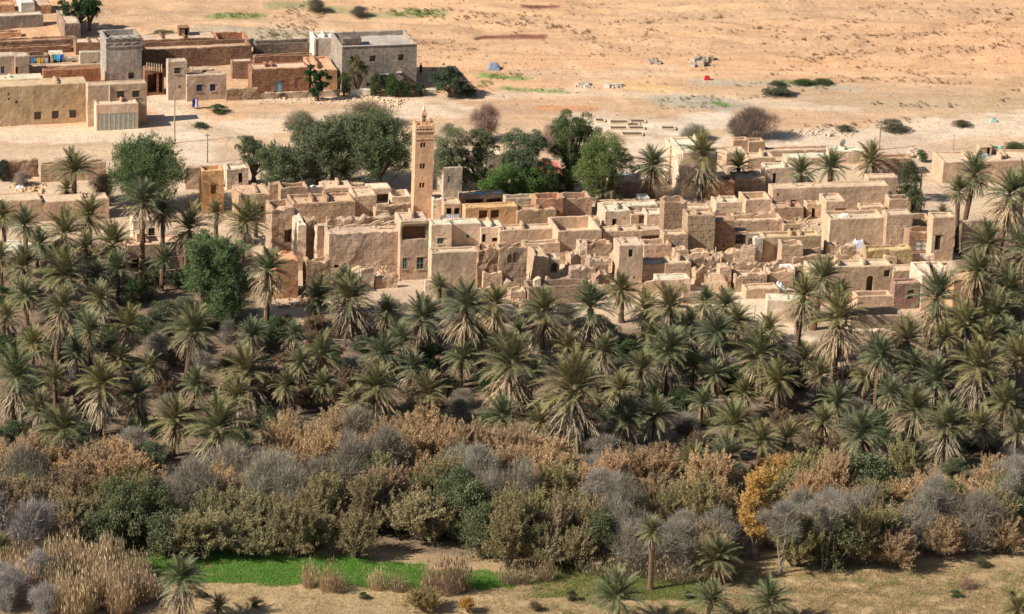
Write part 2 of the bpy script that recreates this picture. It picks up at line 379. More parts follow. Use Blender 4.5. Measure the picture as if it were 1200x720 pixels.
    if solid or D < 1.0:
        A = [vert(x, y, h-.07) for x, y in loop]; B = []
        for x, y in loop:
            xi, yi = inset(x, y, .07); B.append(vert(xi, yi, h))
        n = len(loop)
        for i in range(n): Fc.append((A[i], A[(i+1) % n], B[(i+1) % n], B[i]))
        bot, top = B[:len(xs)], B[len(xs)+len(ys)-2:len(xs)*2+len(ys)-2][::-1]
        yi = cuts(.07, D-.07, .6, [])
        prev = bot
        lft = [B[0]] + [B[n-q] if q else B[0] for q in range(1, len(ys)-1)]
        rows = []
        for q, y in enumerate(ys):
            if q == 0: rows.append(B[:len(xs)])
            elif q == len(ys)-1: rows.append(top)
            else: rows.append([B[n-q]] + [vert(x, y, h) for x in xs[1:-1]] + [B[len(xs)-1+q]])
        for q in range(len(rows)-1):
            for i in range(len(xs)-1): Fc.append((rows[q][i], rows[q][i+1], rows[q+1][i+1], rows[q+1][i]))
    else:
        rings = []
        for q, z in ((0, h-.07), (.07, h), (w-.06, h), (w, h-.07), (w, h-rec-.25)):
            ring = []
            for i, (x, y) in enumerate(loop):
                xi, yi = inset(x, y, q)
                j = jog(x+seed, y, z, amp); zz = z-topo(x, y)*min(1, max(0, (z/hn-.25)/.75)) if z > 0 else z
                if q == 0: ring.append(vert(x, y, z)); continue
                if q == w and z < h-rec: zz = z
                ring.append(len(V)); V.append((xi+j.x, yi+j.y, zz+j.z*.6))
            rings.append(ring)
        n = len(loop)
        for A, B in zip(rings, rings[1:]):
            for i in range(n): Fc.append((A[i], A[(i+1) % n], B[(i+1) % n], B[i]))
    for o in OP:                                 # reveals
        k, s0, s1, z0, z1 = o[:5]; dep = {'h': .25, 'w': .2, 'd': .18, 'D': 2.2, 'p': 2.4, 'a': 1.6, 'g': .12, 'n': .14}[k]
        if len(o) > 5 and isinstance(o[5], (int, float)): dep = o[5]
        dep = min(dep, D-.3)
        c = [vert(s0, 0, z0), vert(s1, 0, z0), vert(s1, 0, z1), vert(s0, 0, z1)]
        b = len(V); V.extend([(s0, dep, z0), (s1, dep, z0), (s1, dep, z1), (s0, dep, z1)])
        for i in range(4): Fc.append((c[i], c[(i+1) % 4], b+(i+1) % 4, b+i))
        Fc.append((b, b+1, b+2, b+3))
    root = bpy.data.objects.new(name, None); COL.objects.link(root); root.location = O; root.rotation_euler = (0, 0, a)
    root.empty_display_size = .5
    tag(root, label, cat, group)
    jit = 1+R.uniform(-.09, .09); wc = tuple(c*jit for c in col)
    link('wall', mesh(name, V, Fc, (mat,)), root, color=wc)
    rc = roofcol or tuple(min(.62, c*1.12+.02) for c in col)
    if not solid and D >= 1.0:
        v = []; f = []; gx = cuts(w*.5, L-w*.5, .9, []); gy = cuts(w*.5, D-w*.5, .9, [])
        for y in gy:
            for x in gx: v.append((x, y, h-rec+.09*noise.noise(Vector((x*.5+seed, y*.5, 0)))))
        for j in range(len(gy)-1):
            for i in range(len(gx)-1):
                q = j*len(gx)+i; f.append((q, q+1, q+1+len(gx), q+len(gx)))
        link('roof', mesh('roof', v, f, (M_ROOF,), True), root, color=rc)
        if debris:
            mb = MB()
            for _ in range(int(debris*L*D/6)):
                x, y = R.uniform(w+.3, L-w-.3) if L > 2*w+.7 else L/2, R.uniform(w+.2, D-w-.2) if D > 2*w+.5 else D/2
                if R.random() < .65: mb.stone((x, y, h-rec+.08), R.uniform(.1, .28))
                else:
                    an = R.uniform(0, 3.1); q = R.uniform(.4, 1.1); mb.tube([(x-q*math.cos(an)*.5, y-q*math.sin(an)*.5, h-rec+.1), (x+q*math.cos(an)*.5, y+q*math.sin(an)*.5, h-rec+.16)], .05, 4)
            if mb.v: tag(link('roof_debris', mb.me('roof_debris', M_STONE), root, color=tuple(c*.95 for c in col)), kind='stuff')
    if group and not solid and D > 2.6 and L > 3.2 and rec < .7 and mat is not M_BLOCK and R.random() < .8:
        # low walls that divide the roof terrace, and here and there a hut over the stair
        zr_ = h-rec-.1
        for _ in range(1 + (L > 7) + (L > 12)):
            x = R.uniform(.25, .75)*L; hh = rec+R.uniform(.15, .7); mb = MB(); yb_ = D-w*.6; ya_ = w+R.uniform(0, D*.3)
            n_ = max(2, int((yb_-ya_)/.6)); tw = .14
            for q in range(n_):
                y0_, y1_ = ya_+(yb_-ya_)*q/n_, ya_+(yb_-ya_)*(q+1)/n_+.01; mb.box(x-tw, x+tw, y0_, y1_, zr_, zr_+hh*(1-.35*abs(noise.noise(Vector((q*.7+seed, x, 0))))), .03)
            link('partition_wall', mb.me('partition_wall', mat), root, color=wc)
        if L > 5 and D > 3.4 and R.random() < .5:
            x = R.uniform(.15, .7)*(L-1.8)+.2; y = D-2.1; hh = rec+R.uniform(.7, 1.3); mb = MB()
            x1_ = x+R.uniform(1.3, 1.9)
            mb.box(x, x1_, y+1.4, y+1.6, zr_, zr_+hh, .03); mb.box(x, x+.2, y, y+1.4, zr_, zr_+hh, .03); mb.box(x1_-.2, x1_, y, y+1.4, zr_, zr_+hh, .03); mb.box(x+.2, x1_-.7, y+.02, y+.18, zr_, zr_+hh*.98, .02); mb.box(x-.05, x1_+.05, y-.05, y+1.65, zr_+hh, zr_+hh+.14, .03)
            link('stair_hut', mb.me('stair_hut', mat), root, color=wc)
    if coping:
        mb = MB(); mb.box(-.08, L+.08, -.1, .3, h+.02, h+.14); link('coping', mb.me('coping', M_STONE), root, color=rc)
    for o in OP:
        k, s0, s1, z0, z1 = o[:5]; c2 = o[5] if len(o) > 5 and isinstance(o[5], tuple) else None
        wv, hv = s1-s0, z1-z0
        if k in 'wgn':
            mb = MB(); y = .04; t = .05
            for q in ((s0, s0+t), (s1-t, s1)): mb.box(q[0], q[1], -.01, y+.05, z0, z1)
            mb.box(s0+t, s1-t, -.01, y+.05, z0, z0+t); mb.box(s0+t, s1-t, -.01, y+.05, z1-t, z1)
            mb.box((s0+s1)/2-.03, (s0+s1)/2+.03, y-.02, y+.04, z0+t, z1-t)
            if hv > .9 or k == 'g': mb.box(s0+t, s1-t, y-.03, y+.02, (z0+z1)/2-.025, (z0+z1)/2+.025)
            if k == 'g':
                for q in range(1, 6):
                    xx = s0+wv*q/6; mb.box(xx-.012, xx+.012, y-.05, y-.03, z0+t, z1-t)
            if wv > .55 and k == 'w':
                ml = MB(); ml.box(s0-.14, s1+.14, -.07, .05, z1+.03, z1+.15, .012); ml.box(s0-.1, s1+.1, -.1, .05, z0-.1, z0-.01, .012); link('surround', ml.me('surround', mat), root, color=tuple(min(.75, c*1.15) for c in wc))
            wo = link('window', mb.me('window', M_PAINT), root, color=c2 or (.16, .11, .07))
            mp = MB(); mp.box(s0+.03, s1-.03, y+.06, y+.09, z0+.03, z1-.03); link('pane', mp.me('pane', M_GLASS), wo, color=(.03, .035, .04) if k != 'n' else (.5, .5, .5))
        elif k == 'd':
            ml = MB(); ml.box(s0-.15, s1+.15, -.06, .06, z1+.02, z1+.16, .015); link('lintel', ml.me('lintel', M_WOOD), root, color=(.22,.14,.09))
            mb = MB(); n = max(2, int(wv/.22))
            do = link('door', None, root) if False else None
            for q in range(n): mb.box(s0+wv*q/n+.012, s0+wv*(q+1)/n-.008, .08+.01*(q % 2), .13, z0, z1-.02)
            mb.box(s0, s1, .13, .15, z0, z1); do = link('door', mb.me('door', M_WOOD), root, color=c2 or (.13, .075, .04))
        elif k == 'a':                            # arched head filling the top corners of the opening
            r = wv/2; cx = (s0+s1)/2; zc = z1-r; v = []; f = []
            for sg in (-1, 1):
                b = len(v); pts = [(cx+sg*(r+.03), z1+.03), (cx, z1+.03)] + [(cx+sg*r*math.sin(q*math.pi/12), zc+r*math.cos(q*math.pi/12)) for q in range(7)]
                for yy in (-.02, .3): v += [(p[0], yy, p[1]) for p in pts]
                nn = len(pts); f.append(tuple(b+i for i in range(nn))); 
                for i in range(nn): f.append((b+i, b+(i+1) % nn, b+nn+(i+1) % nn, b+nn+i))
            link('arch', mesh('arch', v, f, (mat,)), root, color=c2 or wc)
    root['hL'] = 0; del root['hL']
    HOUSES.append((root, O, L, D, h, a)); return root
HOUSES = []
def H(label, x0, x1, yt, yb, yk=None, **k):
    nm = k.pop('name', 'mud_house'); return house(nm, label, k.pop('cat', 'house'), x0, x1, yt, yb, yk, **k)
def RW(label, x0, x1, yt, yb, **k):              # a ruined free-standing wall
    k.setdefault('er', .7); k.setdefault('amp', .14); k.setdefault('D', .6)
    o = house(k.pop('name', 'ruined_wall'), label, 'wall', x0, x1, yt, yb, solid=True, **k); o['kind'] = 'thing'; return o
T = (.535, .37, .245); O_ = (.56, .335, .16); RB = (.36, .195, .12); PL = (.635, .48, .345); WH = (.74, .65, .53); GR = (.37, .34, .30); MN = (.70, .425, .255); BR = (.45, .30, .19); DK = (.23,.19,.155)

# --- the minaret
def minaret():
    m = house('minaret', 'tall slender pink minaret with paired arched windows rising over the flat roofs', 'minaret', 484.5, 506, 147, 256, 141, col=MN, mat=M_PLASTER, yaw=5, rec=.6, th=.3, er=0, amp=.012,
              ops=[('a', 490.4, 492.9, 167, 173.2), ('a', 493.7, 496.2, 167, 173.2), ('a', 490.4, 492.9, 191.5, 198), ('a', 493.7, 496.2, 191.5, 198),
                   ('a', 490.4, 492.9, 214, 220.2), ('a', 493.7, 496.2, 214, 220.2), ('h', 483.5+2.2, 489.5, 251.5, 256)] +
                  [('a', 486.0+i*3.2, 487.9+i*3.2, 151, 154.6) for i in range(6)])
    root, O, L, D, h, a = HOUSES[-1]
    mb = MB(); e = .14
    mb.box(-e, L+e, -e, -.02, h-.95, h-.78); mb.box(-e, -.02, -.02, D+e, h-.95, h-.78); mb.box(L+.02, L+e, -.02, D+e, h-.95, h-.78)
    mb.box(-.09, L+.09, -.09, -.02, h-2.05, h-1.95); mb.box(-.09, -.02, -.02, D, h-2.05, h-1.95)
    link('cornice', mb.me('cornice', M_PLASTER), root, color=(.72, .46, .31))
    for i in (0, 2, 4):                           # stepped merlons round the parapet
        for (x, y) in ((i*(L-.3)/4+.15, .13), (.13, i*(D-.3)/4+.15), (L-.13, i*(D-.3)/4+.15), (i*(L-.3)/4+.15, D-.13)):
            if y != .13 and (i == 0) : continue
            mb = MB(); mb.box(x-.17, x+.17, y-.1, y+.1, h-.03, h+.14); mb.box(x-.08, x+.08, y-.1, y+.1, h+.14, h+.28)
            link('merlon', mb.me('merlon', M_PLASTER), root, color=MN)
    cx, cy = L/2, D/2; w = .36
    mb = MB(); mb.box(cx-w, cx+w, cy-w, cy+w, h-.6, h+1.55); mb.box(cx-w-.08, cx+w+.08, cy-w-.08, cy+w+.08, h+1.15, h+1.25); mb.box(cx-w*.6, cx+w*.6, cy-w*.6, cy+w*.6, h+1.55, h+1.75)
    link('lantern', mb.me('lantern', M_PLASTER), root, color=MN)
    for z in (.3, .75):
        mb = MB(); mb.box(cx-.1, cx+.1, cy-w-.012, cy-w+.02, h+z, h+z+.3); link('opening', mb.me('opening', M_GLASS), root, color=(.03, .02, .02))
    mb = MB()
    for z, r in ((1.95, .22), (2.22, .13)):
        mb.tube([(cx, cy, h+z-r), (cx, cy, h+z-r*.5), (cx, cy, h+z), (cx, cy, h+z+r*.5), (cx, cy, h+z+r)], [r*.3, r*.85, r, r*.85, r*.2], 8)
    mb.tube([(cx, cy, h+1.7), (cx, cy, h+2.5)], .04, 5); link('finial', mb.me('finial', M_PLASTER), root, color=(.72, .6, .45))
minaret()

V_ = 'flat roofed mud houses of the old village'
# --- left end of the village
H('narrow orange tower house with small shuttered window behind the palms', 237, 262, 200, 250, 193, col=O_, yaw=7, mat=M_PLASTER, ops=[('d', 247, 253, 217, 227)], group=V_, rec=.6)
H('small plastered upper room with one dark doorway beside the orange tower', 266, 291, 197, 222, 190, col=PL, ops=[('D', 279, 284, 203, 215)], group=V_)
H('low orange house with narrow doorway under the broken parapet right of the orange tower', 279, 317, 227, 262, 215, col=(.46,.30,.19), ops=[('D', 305, 309, 241, 256)], er=.35, group=V_, debris=1, rec=.2)
RW('crumbling brown wall block standing above the broken corner tower', 316, 329, 215, 240, col=BR, D=1.2, er=.2)
H('grey brown roofless room between the wall block and the white gable', 329, 361, 219, 245, 212, col=BR, er=.25, rec=1.4, group=V_)
RW('bright white broken gable wall left of the roof porch', 361, 378, 217, 240, col=WH, er=1.1, D=.8, yaw=30, mat=M_PLASTER)
H('tall half ruined corner tower with a dark broken window and pale left edge', 318, 344, 243, 306, 231, col=(.485,.34,.235), er=.5, amp=.12, ops=[('D', 333, 341, 269, 285, 1.2)], group=V_, rec=1.2, mat=M_BRICK)
H('long brown rammed earth house with putlog rows below the roof porch', 343, 416, 237, 262, 226, col=BR, er=.12, holes=3, group=V_, debris=.6)
H('roof porch with three dark bays on the long brown house', 379, 413, 219.5, 238, 214, col=T, ops=[('p', 382, 389.5, 224.5, 236), ('p', 391, 399.5, 224.5, 236), ('p', 401, 411, 224.5, 236)], rec=.15, group=V_, D=3.6)
H('small square box room perched behind the three bay porch', 390, 411, 212.5, 222, 208, col=T, ops=[('p', 401, 409, 215, 220)], rec=.3, group=V_)
H('low open shed roof left of the roofed porch', 411, 427, 215, 230, 210, col=T, ops=[('p', 414, 424, 219, 227)], rec=.2, group=V_, D=3)
H('porch house with wide black opening under a thick straw edged roof', 432, 458, 220.5, 241, 214, col=PL, ops=[('p', 437, 456, 227.5, 239)], rec=.15, er=.1, group=V_)
H('plain cube house left of the wide black porch', 415, 441, 229, 256, 218, col=T, rec=.3, group=V_)
RW('low knobbly brown wall at the foot of the minaret on its left side', 441, 481, 239, 259, col=BR, er=.25, holes=2, D=.7)
H('low house with curved grey shade wall tucked left of the minaret', 459, 482, 230, 246, 222, col=PL, rec=.9, group=V_)
RW('bare brown buttress wall right of the broken corner tower', 358, 371, 258, 312, col=BR, er=.3, D=2.2, mat=M_ADOBE)
H('pale sloping walled lane house between corner tower and buttress wall', 349, 358, 262, 318, 243, col=PL, yaw=8, er=.3, group=V_, rec=.3)
H('ruined orange red lower house behind the first palms left of the village', 323, 349, 303, 350, 292, col=(.48,.25,.13), er=.4, group=V_, rec=.5)
H('brown stone ruin with rough putlog face below the buttress wall', 359, 387, 304, 348, 297, col=BR, er=.55, amp=.14, mat=M_BRICK, holes=2, group=V_, rec=1.0)
H('big high blank ruin with scalloped plaster and pale left end facing the palms', 385, 467, 272, 326, 262, col=(.465,.325,.225), er=.25, amp=.12, group=V_, rec=.35, debris=2, holes=0, ops=[('D', 392, 397, 309, 313), ('h', 403, 405, 307, 309)])
RW('ragged layered wall of boulders and logs on top of the high blank ruin', 383, 465, 254, 268, col=(.45,.32,.22), er=.5, amp=.3, D=1.4)
H('tall house with a brown wooden balcony and two green shuttered windows', 468, 501, 259, 328, 248, col=(.485,.34,.235), mat=M_PLASTER, rec=.2, er=.05, group=V_, debris=1,
  ops=[('p', 470, 498, 265, 281, 1.0), ('w', 471, 476, 302, 315, (.22,.32,.27)), ('w', 487.5, 496, 302, 316, (.22,.32,.27))])
_r, _O, _L, _D, _h, _a = HOUSES[-1]
mb = MB(); n = 12
for i in range(n): mb.box(.45+(_L-1)*i/n+.01, .45+(_L-1)*(i+1)/n-.01, .72+.02*(i % 2), .8, _h-2.6, _h-.85)
link('balcony_screen', mb.me('balcony_screen', M_WOOD), _r, color=(.20,.095,.05))
mb = MB(); mb.box(.2, _L-.2, -.28, .1, _h-.42, _h-.30)
for i in range(20): mb.tube([(.35+(_L-.7)*i/19, -.22, _h-.36), (.35+(_L-.7)*i/19, .2, _h-.34)], .06, 5)
link('eave_beams', mb.me('eave_beams', M_WOOD), _r, color=(.30,.2,.12))
H('cream house with a small green window right of the wooden balcony', 505, 529, 263, 292, 256, col=PL, ops=[('w', 512, 519, 279, 286, (.18,.3,.27))], rec=.2, group=V_, mat=M_PLASTER)
H('cream flat house with one tiny turquoise shutter below the laundry', 529, 563, 262, 288, 255, col=PL, ops=[('w', 546, 549.5, 275, 279, (.05,.4,.35))], rec=.2, group=V_, mat=M_PLASTER)
H('large pinkish brown cube house with white left corner in front row', 505, 559, 295.5, 340, 289, col=(.47,.35,.24), mat=M_PLASTER, rec=.25, er=.05, group=V_)
H('rough stone faced ruin beside the large pinkish cube house', 559, 583, 290, 340, 284, col=(.42,.27,.18), er=.6, amp=.3, mat=M_BRICK, holes=2, group=V_, rec=.8)
H('ruin with three carved arch niches in its upper wall', 583, 616, 289, 340, 283, col=(.45,.31,.20), er=.3, amp=.12, group=V_, rec=1.1, ops=[('a', 593.5, 598, 297, 308, .3), ('a', 600, 604.5, 296, 308, .3)])
H('open fronted white roofed kitchen with two black openings beside the turquoise shutter house', 563, 590, 266, 288, 257, col=PL, ops=[('p', 564.5, 569, 274, 284), ('p', 576, 587.5, 279, 284)], rec=.2, group=V_, debris=1)
H('long orange house with two broken dark windows under the tarpaulin roof', 545, 606, 242.5, 268, 237, col=O_, mat=M_PLASTER, ops=[('D', 560.5, 571, 246, 256, 1.2), ('D', 574.5, 584.5, 246, 256, 1.2)], rec=.2, group=V_)
H('small room with two dark openings behind the hanging laundry', 520, 540, 238, 262, 231, col=T, ops=[('p', 522.5, 529, 243.5, 258), ('p', 532, 538, 243.5, 258)], rec=.2, group=V_)
H('pale roof room hugging the right foot of the minaret', 507, 520, 233, 258, 227, col=PL, ops=[('h', 508, 510, 241, 243)], rec=.3, group=V_)
H('brown sagging roofed terrace behind the orange house', 540, 592, 228, 246, 222, col=(.42,.29,.19), ops=[('p', 546, 566, 233, 240, 1.5), ('p', 570, 588, 233, 239, 1.5)], er=.2, rec=.2, group=V_, debris=2)
H('cream gable house with blind windows just right of the minaret shaft', 519, 541, 196, 234, 190, col=(.50,.40,.30), mat=M_PLASTER, group=V_, D=6.5, ops=[('w', 524, 527, 206, 214, (.4,.35,.3))])
# --- middle
H('olive grey flat roofed house behind the middle terraces', 592, 626, 232, 250, 227, col=(.46,.36,.25), rec=.5, group=V_, er=.1)
H('red brown roofless room with a steep shadow inside', 627, 659, 232, 262, 225, col=(.44,.24,.14), rec=1.5, er=.2, group=V_)
H('red brown roofless room with pink rounded right end', 660, 693, 232, 254, 224, col=(.40,.26,.18), rec=1.2, er=.2, group=V_, holes=2)
H('broad brown house with a rising broken top right of the orange house', 606, 651, 245, 268, 238, col=(.43,.29,.18), er=.35, group=V_, rec=.5, holes=1)
H('long low terrace house with pale banded roof in the middle of the village', 585, 652, 269, 289, 262, col=T, rec=.25, group=V_, mat=M_PLASTER)
H('walled courtyard house with a bright sunlit floor and thick white left pier', 653, 704, 270, 296, 253, col=T, rec=1.7, group=V_, mat=M_PLASTER, roofcol=PL)
H('cream house with one black doorway on the upper terrace', 709, 739, 247, 270, 237, col=PL, ops=[('D', 717, 722.5, 256, 268.5)], rec=.3, group=V_, holes=0)
H('long pale flat roof terrace behind the cream doorway house', 704, 771, 241, 258, 235, col=PL, rec=.2, group=V_)
H('low lean-to wall with brown shutter right of the black doorway', 739, 757, 251, 271, 246, col=T, ops=[('d', 748, 754, 253, 262)], rec=.2, group=V_)
H('pale cube house touching the tall brown ruin', 757, 777, 250, 274, 243, col=PL, rec=.4, group=V_)
H('tiny white rooftop box with one black window', 749, 761, 231.5, 243, 228, col=WH, ops=[('D', 752, 755, 236, 239.5, .6)], rec=.1, group=V_, mat=M_PLASTER, D=2)
H('low brown wall house behind the white rooftop box', 700, 748, 237, 246, 233, col=T, rec=.3, group=V_, er=.1)
H('tall brown two storey ruin with square black holes at its right corner', 777, 803, 236, 280, 229, col=(.38,.25,.165), er=.25, holes=5, ops=[('D', 795, 800, 267.5, 273, .8)], group=V_, rec=.8)
H('low ochre house with wooden fronted porch above the plain square tower', 706, 776, 270, 290, 263, col=T, rec=.25, group=V_, debris=1, ops=[('p', 751, 772, 276.5, 286, 1.4)])
H('plain square tower with one black window and pale flat top', 724, 752, 287.5, 334, 278, col=(.47,.345,.245), mat=M_PLASTER, rec=.12, er=.02, ops=[('D', 735, 740, 292.5, 301.5, 1.2), ('h', 741.5, 744, 324, 327)], group=V_)
H('grey walled yard with sunlit floor right of the plain square tower', 754, 786, 286, 308, 279, col=T, rec=1.4, er=.15, group=V_)
H('tall shaded house side below the brown two storey ruin', 777, 805, 274, 303, 268, col=T, rec=.4, group=V_)
H('wide low front wall house right of the plain square tower', 752, 802, 309, 330, 301, col=T, rec=.3, er=.1, group=V_)
H('pale low roof beside the row of palms under the tower', 770, 809, 327, 343, 320, col=PL, rec=.2, group=V_, mat=M_PLASTER)
H('knobbly topped ruin block behind the rounded rubble', 687, 716, 284, 306, 279, col=BR, er=.55, amp=.15, holes=1, group=V_, rec=.7)
H('broken house with bright white left wall and narrow shaded front', 627, 642, 300, 334, 293, col=T, er=.3, ops=[('h', 630, 632, 309, 311)], group=V_, rec=.5, D=5)
H('small ruin with black arched doorway between bright walls', 642, 655, 303, 330, 297, col=PL, er=.3, ops=[('a', 645, 652.5, 308, 320)], group=V_, rec=.4, D=2.5)
H('long low wall band with a row of small dark holes', 614, 656, 285, 302, 280, col=T, er=.15, holes=1, group=V_, rec=.5)
RW('stepped ruin wall with putlog holes in front of the knobbly block', 668, 697, 313, 334, col=(.42,.30,.21), er=.5, holes=2, D=1.2)
RW('squat ruined gable of mud blocks left of the plain square tower', 690, 712, 303, 330, col=(.45,.32,.22), er=.6, D=2.5, holes=2)
RW('leaning pinkish mud stump beside the square tower foot', 698, 714, 318, 340, col=(.44,.28,.2), er=.9, D=1.5, yaw=20)
H('low white edged enclosure with empty earth floor above the front palms', 619, 689, 335, 356, 327, col=(.44,.32,.23), rec=1.6, er=.08, th=.3, group=V_, mat=M_BRICK, roofcol=T)
RW('short pale broken pillar in front of the enclosure', 626, 633, 326, 352, col=PL, er=.6, D=1.0)
RW('low curving rubble wall between arch niches and enclosure', 655, 690, 297, 312, col=BR, er=.7, D=1.4, yaw=-12)
RW('pale eroded ruin stub in front of the pinkish cube house', 515, 532, 312, 338, col=PL, er=1.2, D=.9, amp=.2, mat=M_PLASTER)
RW('pale pointed ruin stub standing before the high blank ruin', 423, 438, 311, 340, col=PL, er=1.1, D=.9, amp=.2, mat=M_PLASTER)
RW('small eroded pale fang of wall left of the pointed stub', 411, 419, 315, 338, col=PL, er=1.0, D=.8, amp=.15, mat=M_PLASTER)
RW('slender pale ruin post near the rafters of the collapsed room', 592, 600, 326, 345, col=PL, er=.9, D=.8, amp=.15, mat=M_PLASTER)
# --- right half
H('square mud brick room with crenel row and pale left edge behind the skirted palm', 827, 860, 212, 234, 206, col=(.46,.27,.15), holes=3, rec=.6, mat=M_BRICK, group=V_, er=.12)
H('brown ribbed upper room under a pale flat roof', 861, 896, 208, 226, 200, col=(.42,.29,.19), rec=.15, group=V_, holes=0)
H('pale cube room in front of the ribbed upper room', 873, 904, 234, 254, 224, col=T, rec=.9, group=V_, er=.08)
H('shaded low yard house below the mud brick room', 839, 868, 237, 250, 229, col=PL, rec=.4, group=V_)
H('tall square rammed earth tower with even rows of putlog holes', 804, 836, 252, 300, 244, col=(.47,.33,.21), holes=5, rec=.4, er=.08, group=V_)
H('box room with a small black window behind the putlog tower', 803, 834, 244, 258, 238, col=T, ops=[('D', 805, 810, 246, 251.5, .8)], rec=.3, group=V_, debris=1)
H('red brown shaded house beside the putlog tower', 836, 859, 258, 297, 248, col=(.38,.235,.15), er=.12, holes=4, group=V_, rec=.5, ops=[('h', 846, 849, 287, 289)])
H('long pale house stretching behind the right half of the village', 904, 1040, 219, 247, 213, col=T, mat=M_PLASTER, rec=.15, er=.05, group=V_, ops=[('D', 926, 932, 233, 239, .9), ('h', 909, 912, 225, 228)])
H('low red brown hut in front of the long pale house', 907, 941, 243, 259, 236, col=(.42,.27,.18), er=.15, group=V_, rec=.3, holes=1)
H('broad yard house with rubble topped wall in mid right village', 859, 918, 257, 276, 249, col=T, er=.3, group=V_, rec=.8, debris=2)
H('small dark windowed shade room beside the crenel topped yard', 859, 876, 271, 296, 266, col=T, ops=[('g', 861, 873, 275, 286)], group=V_)
H('large sunlit courtyard with toothed front coping and ochre rear wall', 894, 961, 277, 306, 270, col=(.50,.36,.21), rec=.4, er=.06, mat=M_PLASTER, group=V_)
RW('toothed coping wall in front of the ochre courtyard', 874, 960, 272, 281, col=PL, er=.12, D=.5)
RW('tall pale twin wall ends left of the ochre courtyard', 883, 893, 278, 309, col=WH, er=.4, D=1.0, amp=.12)
H('small roofless cube with bright left wall before the ochre courtyard', 915, 940, 286, 314, 280, col=T, er=.25, group=V_, rec=1.0)
RW('low brown wall right of the small roofless cube', 940, 960, 290, 306, col=T, er=.3, D=.8)
RW('long rough stone wall above the right hand arch house', 929, 994, 299, 314, col=T, er=.35, D=.7, mat=M_BRICK)
H('house with a red door hanging and bright white left wall', 967, 990, 236, 262, 229, col=T, mat=M_PLASTER, rec=.3, group=V_, ops=[('d', 978, 989, 245.5, 256, (.55,.06,.07))], D=4)
H('broad low house front with one bright pilaster under the red door', 971, 1035, 256, 290, 246, col=(.54,.395,.26), mat=M_PLASTER, rec=.5, group=V_, er=.06)
H('tall pale cube house with scalloped top in the right village', 1037, 1067, 251, 292, 244, col=(.48,.345,.24), rec=.3, group=V_, holes=2)
H('upper pale room with scalloped wall above the tall pale cube', 1041, 1066, 233, 256, 227, col=T, rec=.8, er=.2, group=V_)
H('shed with flat bright white canopy roof behind the red door house', 1020, 1047, 229, 243, 221, col=WH, mat=M_PLASTER, rec=.04, roofcol=(.78,.74,.68), group=V_)
H('low gallery with two little arches right of the red door', 1008, 1036, 242, 258, 237, col=T, ops=[('a', 1019, 1024, 249, 255), ('a', 1029, 1034, 249, 255)], rec=.3, group=V_)
H('small flat roofed house at the back beside the lane bushes', 1016, 1051, 208, 232, 203, col=T, mat=M_PLASTER, rec=.1, group=V_)
H('tall end house with a dark doorway and slanting roof shadow', 1090, 1116, 254.5, 306, 248, col=T, mat=M_PLASTER, rec=.3, group=V_, ops=[('d', 1094, 1100.5, 276, 293, (.05,.04,.035))])
H('recessed brown terrace room left of the tall end house', 1066, 1091, 257, 284, 249, col=BR, rec=1.5, group=V_)
H('broken brick house with a pale plaster panel by the tall end house', 1064, 1093, 271, 300, 264, col=(.44,.29,.19), er=.3, mat=M_BRICK, group=V_, rec=.8, ops=[('n', 1069, 1088, 282, 294)])
H('bulging ochre wall house with two rows of oval holes', 1014, 1068, 292, 316, 286, col=(.52,.37,.19), er=.25, amp=.15, holes=3, group=V_, rec=.4)
H('wide front house with horseshoe arched doorway right of the tall lone palm', 947, 1044, 313, 350, 304, col=(.52,.375,.245), mat=M_PLASTER, rec=.25, group=V_, er=.04, ops=[('a', 1014, 1022, 324, 345), ('D', 1034, 1041, 318, 326, .8)])
H('low square annex right of the horseshoe arch house', 1046, 1076, 317, 334, 309, col=T, mat=M_PLASTER, rec=.2, group=V_)
H('big corner house with pale debris strewn roof and bright end wall', 1078, 1113, 322, 362, 306, col=PL, mat=M_PLASTER, rec=.3, group=V_, debris=4, roofcol=(.6,.5,.38))
H('orange fronted house with small window at the right end of the village', 1115, 1142, 328, 374, 316, col=(.47,.29,.16), mat=M_PLASTER, rec=.3, group=V_, ops=[('D', 1129, 1135, 349, 362, .6)])
H('red brick panelled house with a black window behind the skirted palm', 1047, 1076, 332, 362, 326, col=(.40,.25,.2), rec=.3, mat=M_BRICK, group=V_, ops=[('D', 1062, 1070, 339, 351, 1.0)])
H('upper garden wall of the brick patterned enclosure', 1004, 1046, 347, 362, 340, col=T, mat=M_PLASTER, rec=1.2, group=V_)
H('long low enclosure with brick lattice inside above the palms', 996, 1059, 370, 388, 360, col=(.42,.30,.22), mat=M_PLASTER, rec=1.5, group=V_, roofcol=T)
H('small ruined house with a row of dark teeth holes and white left end', 861, 898, 320, 342, 313, col=T, er=.5, group=V_, rec=.7, ops=[('h', 866+i*4.2, 868+i*4.2, 327, 329) for i in range(7)]+[('D', 868, 872, 334, 338, .6)])
RW('narrow shaded ruin pier left of the teeth holed ruin', 843, 856, 312, 340, col=T, er=.5, D=2.0, holes=2)
H('low wall house under the white roof box', 874, 913, 338, 350, 331, col=T, rec=.3, group=V_, er=.15, mat=M_PLASTER)
H('little roofless room below the white roof box', 901, 929, 317, 338, 311, col=T, er=.35, rec=.9, group=V_)
H('small bright white roof box among the ruins', 917, 931, 315, 329, 310, col=WH, mat=M_PLASTER, rec=.1, group=V_, D=2.2)
H('ochre low house at the left edge of the dark collapsed pit', 779, 809, 308, 331, 300, col=T, rec=.2, group=V_)
RW('broken brown wall over the dark collapsed pit', 808, 843, 300, 322, col=(.42,.29,.19), er=.8, D=.8)
RW('thin broken wall in front of the putlog tower', 812, 880, 293, 306, col=(.46,.33,.22), er=.8, D=.9)
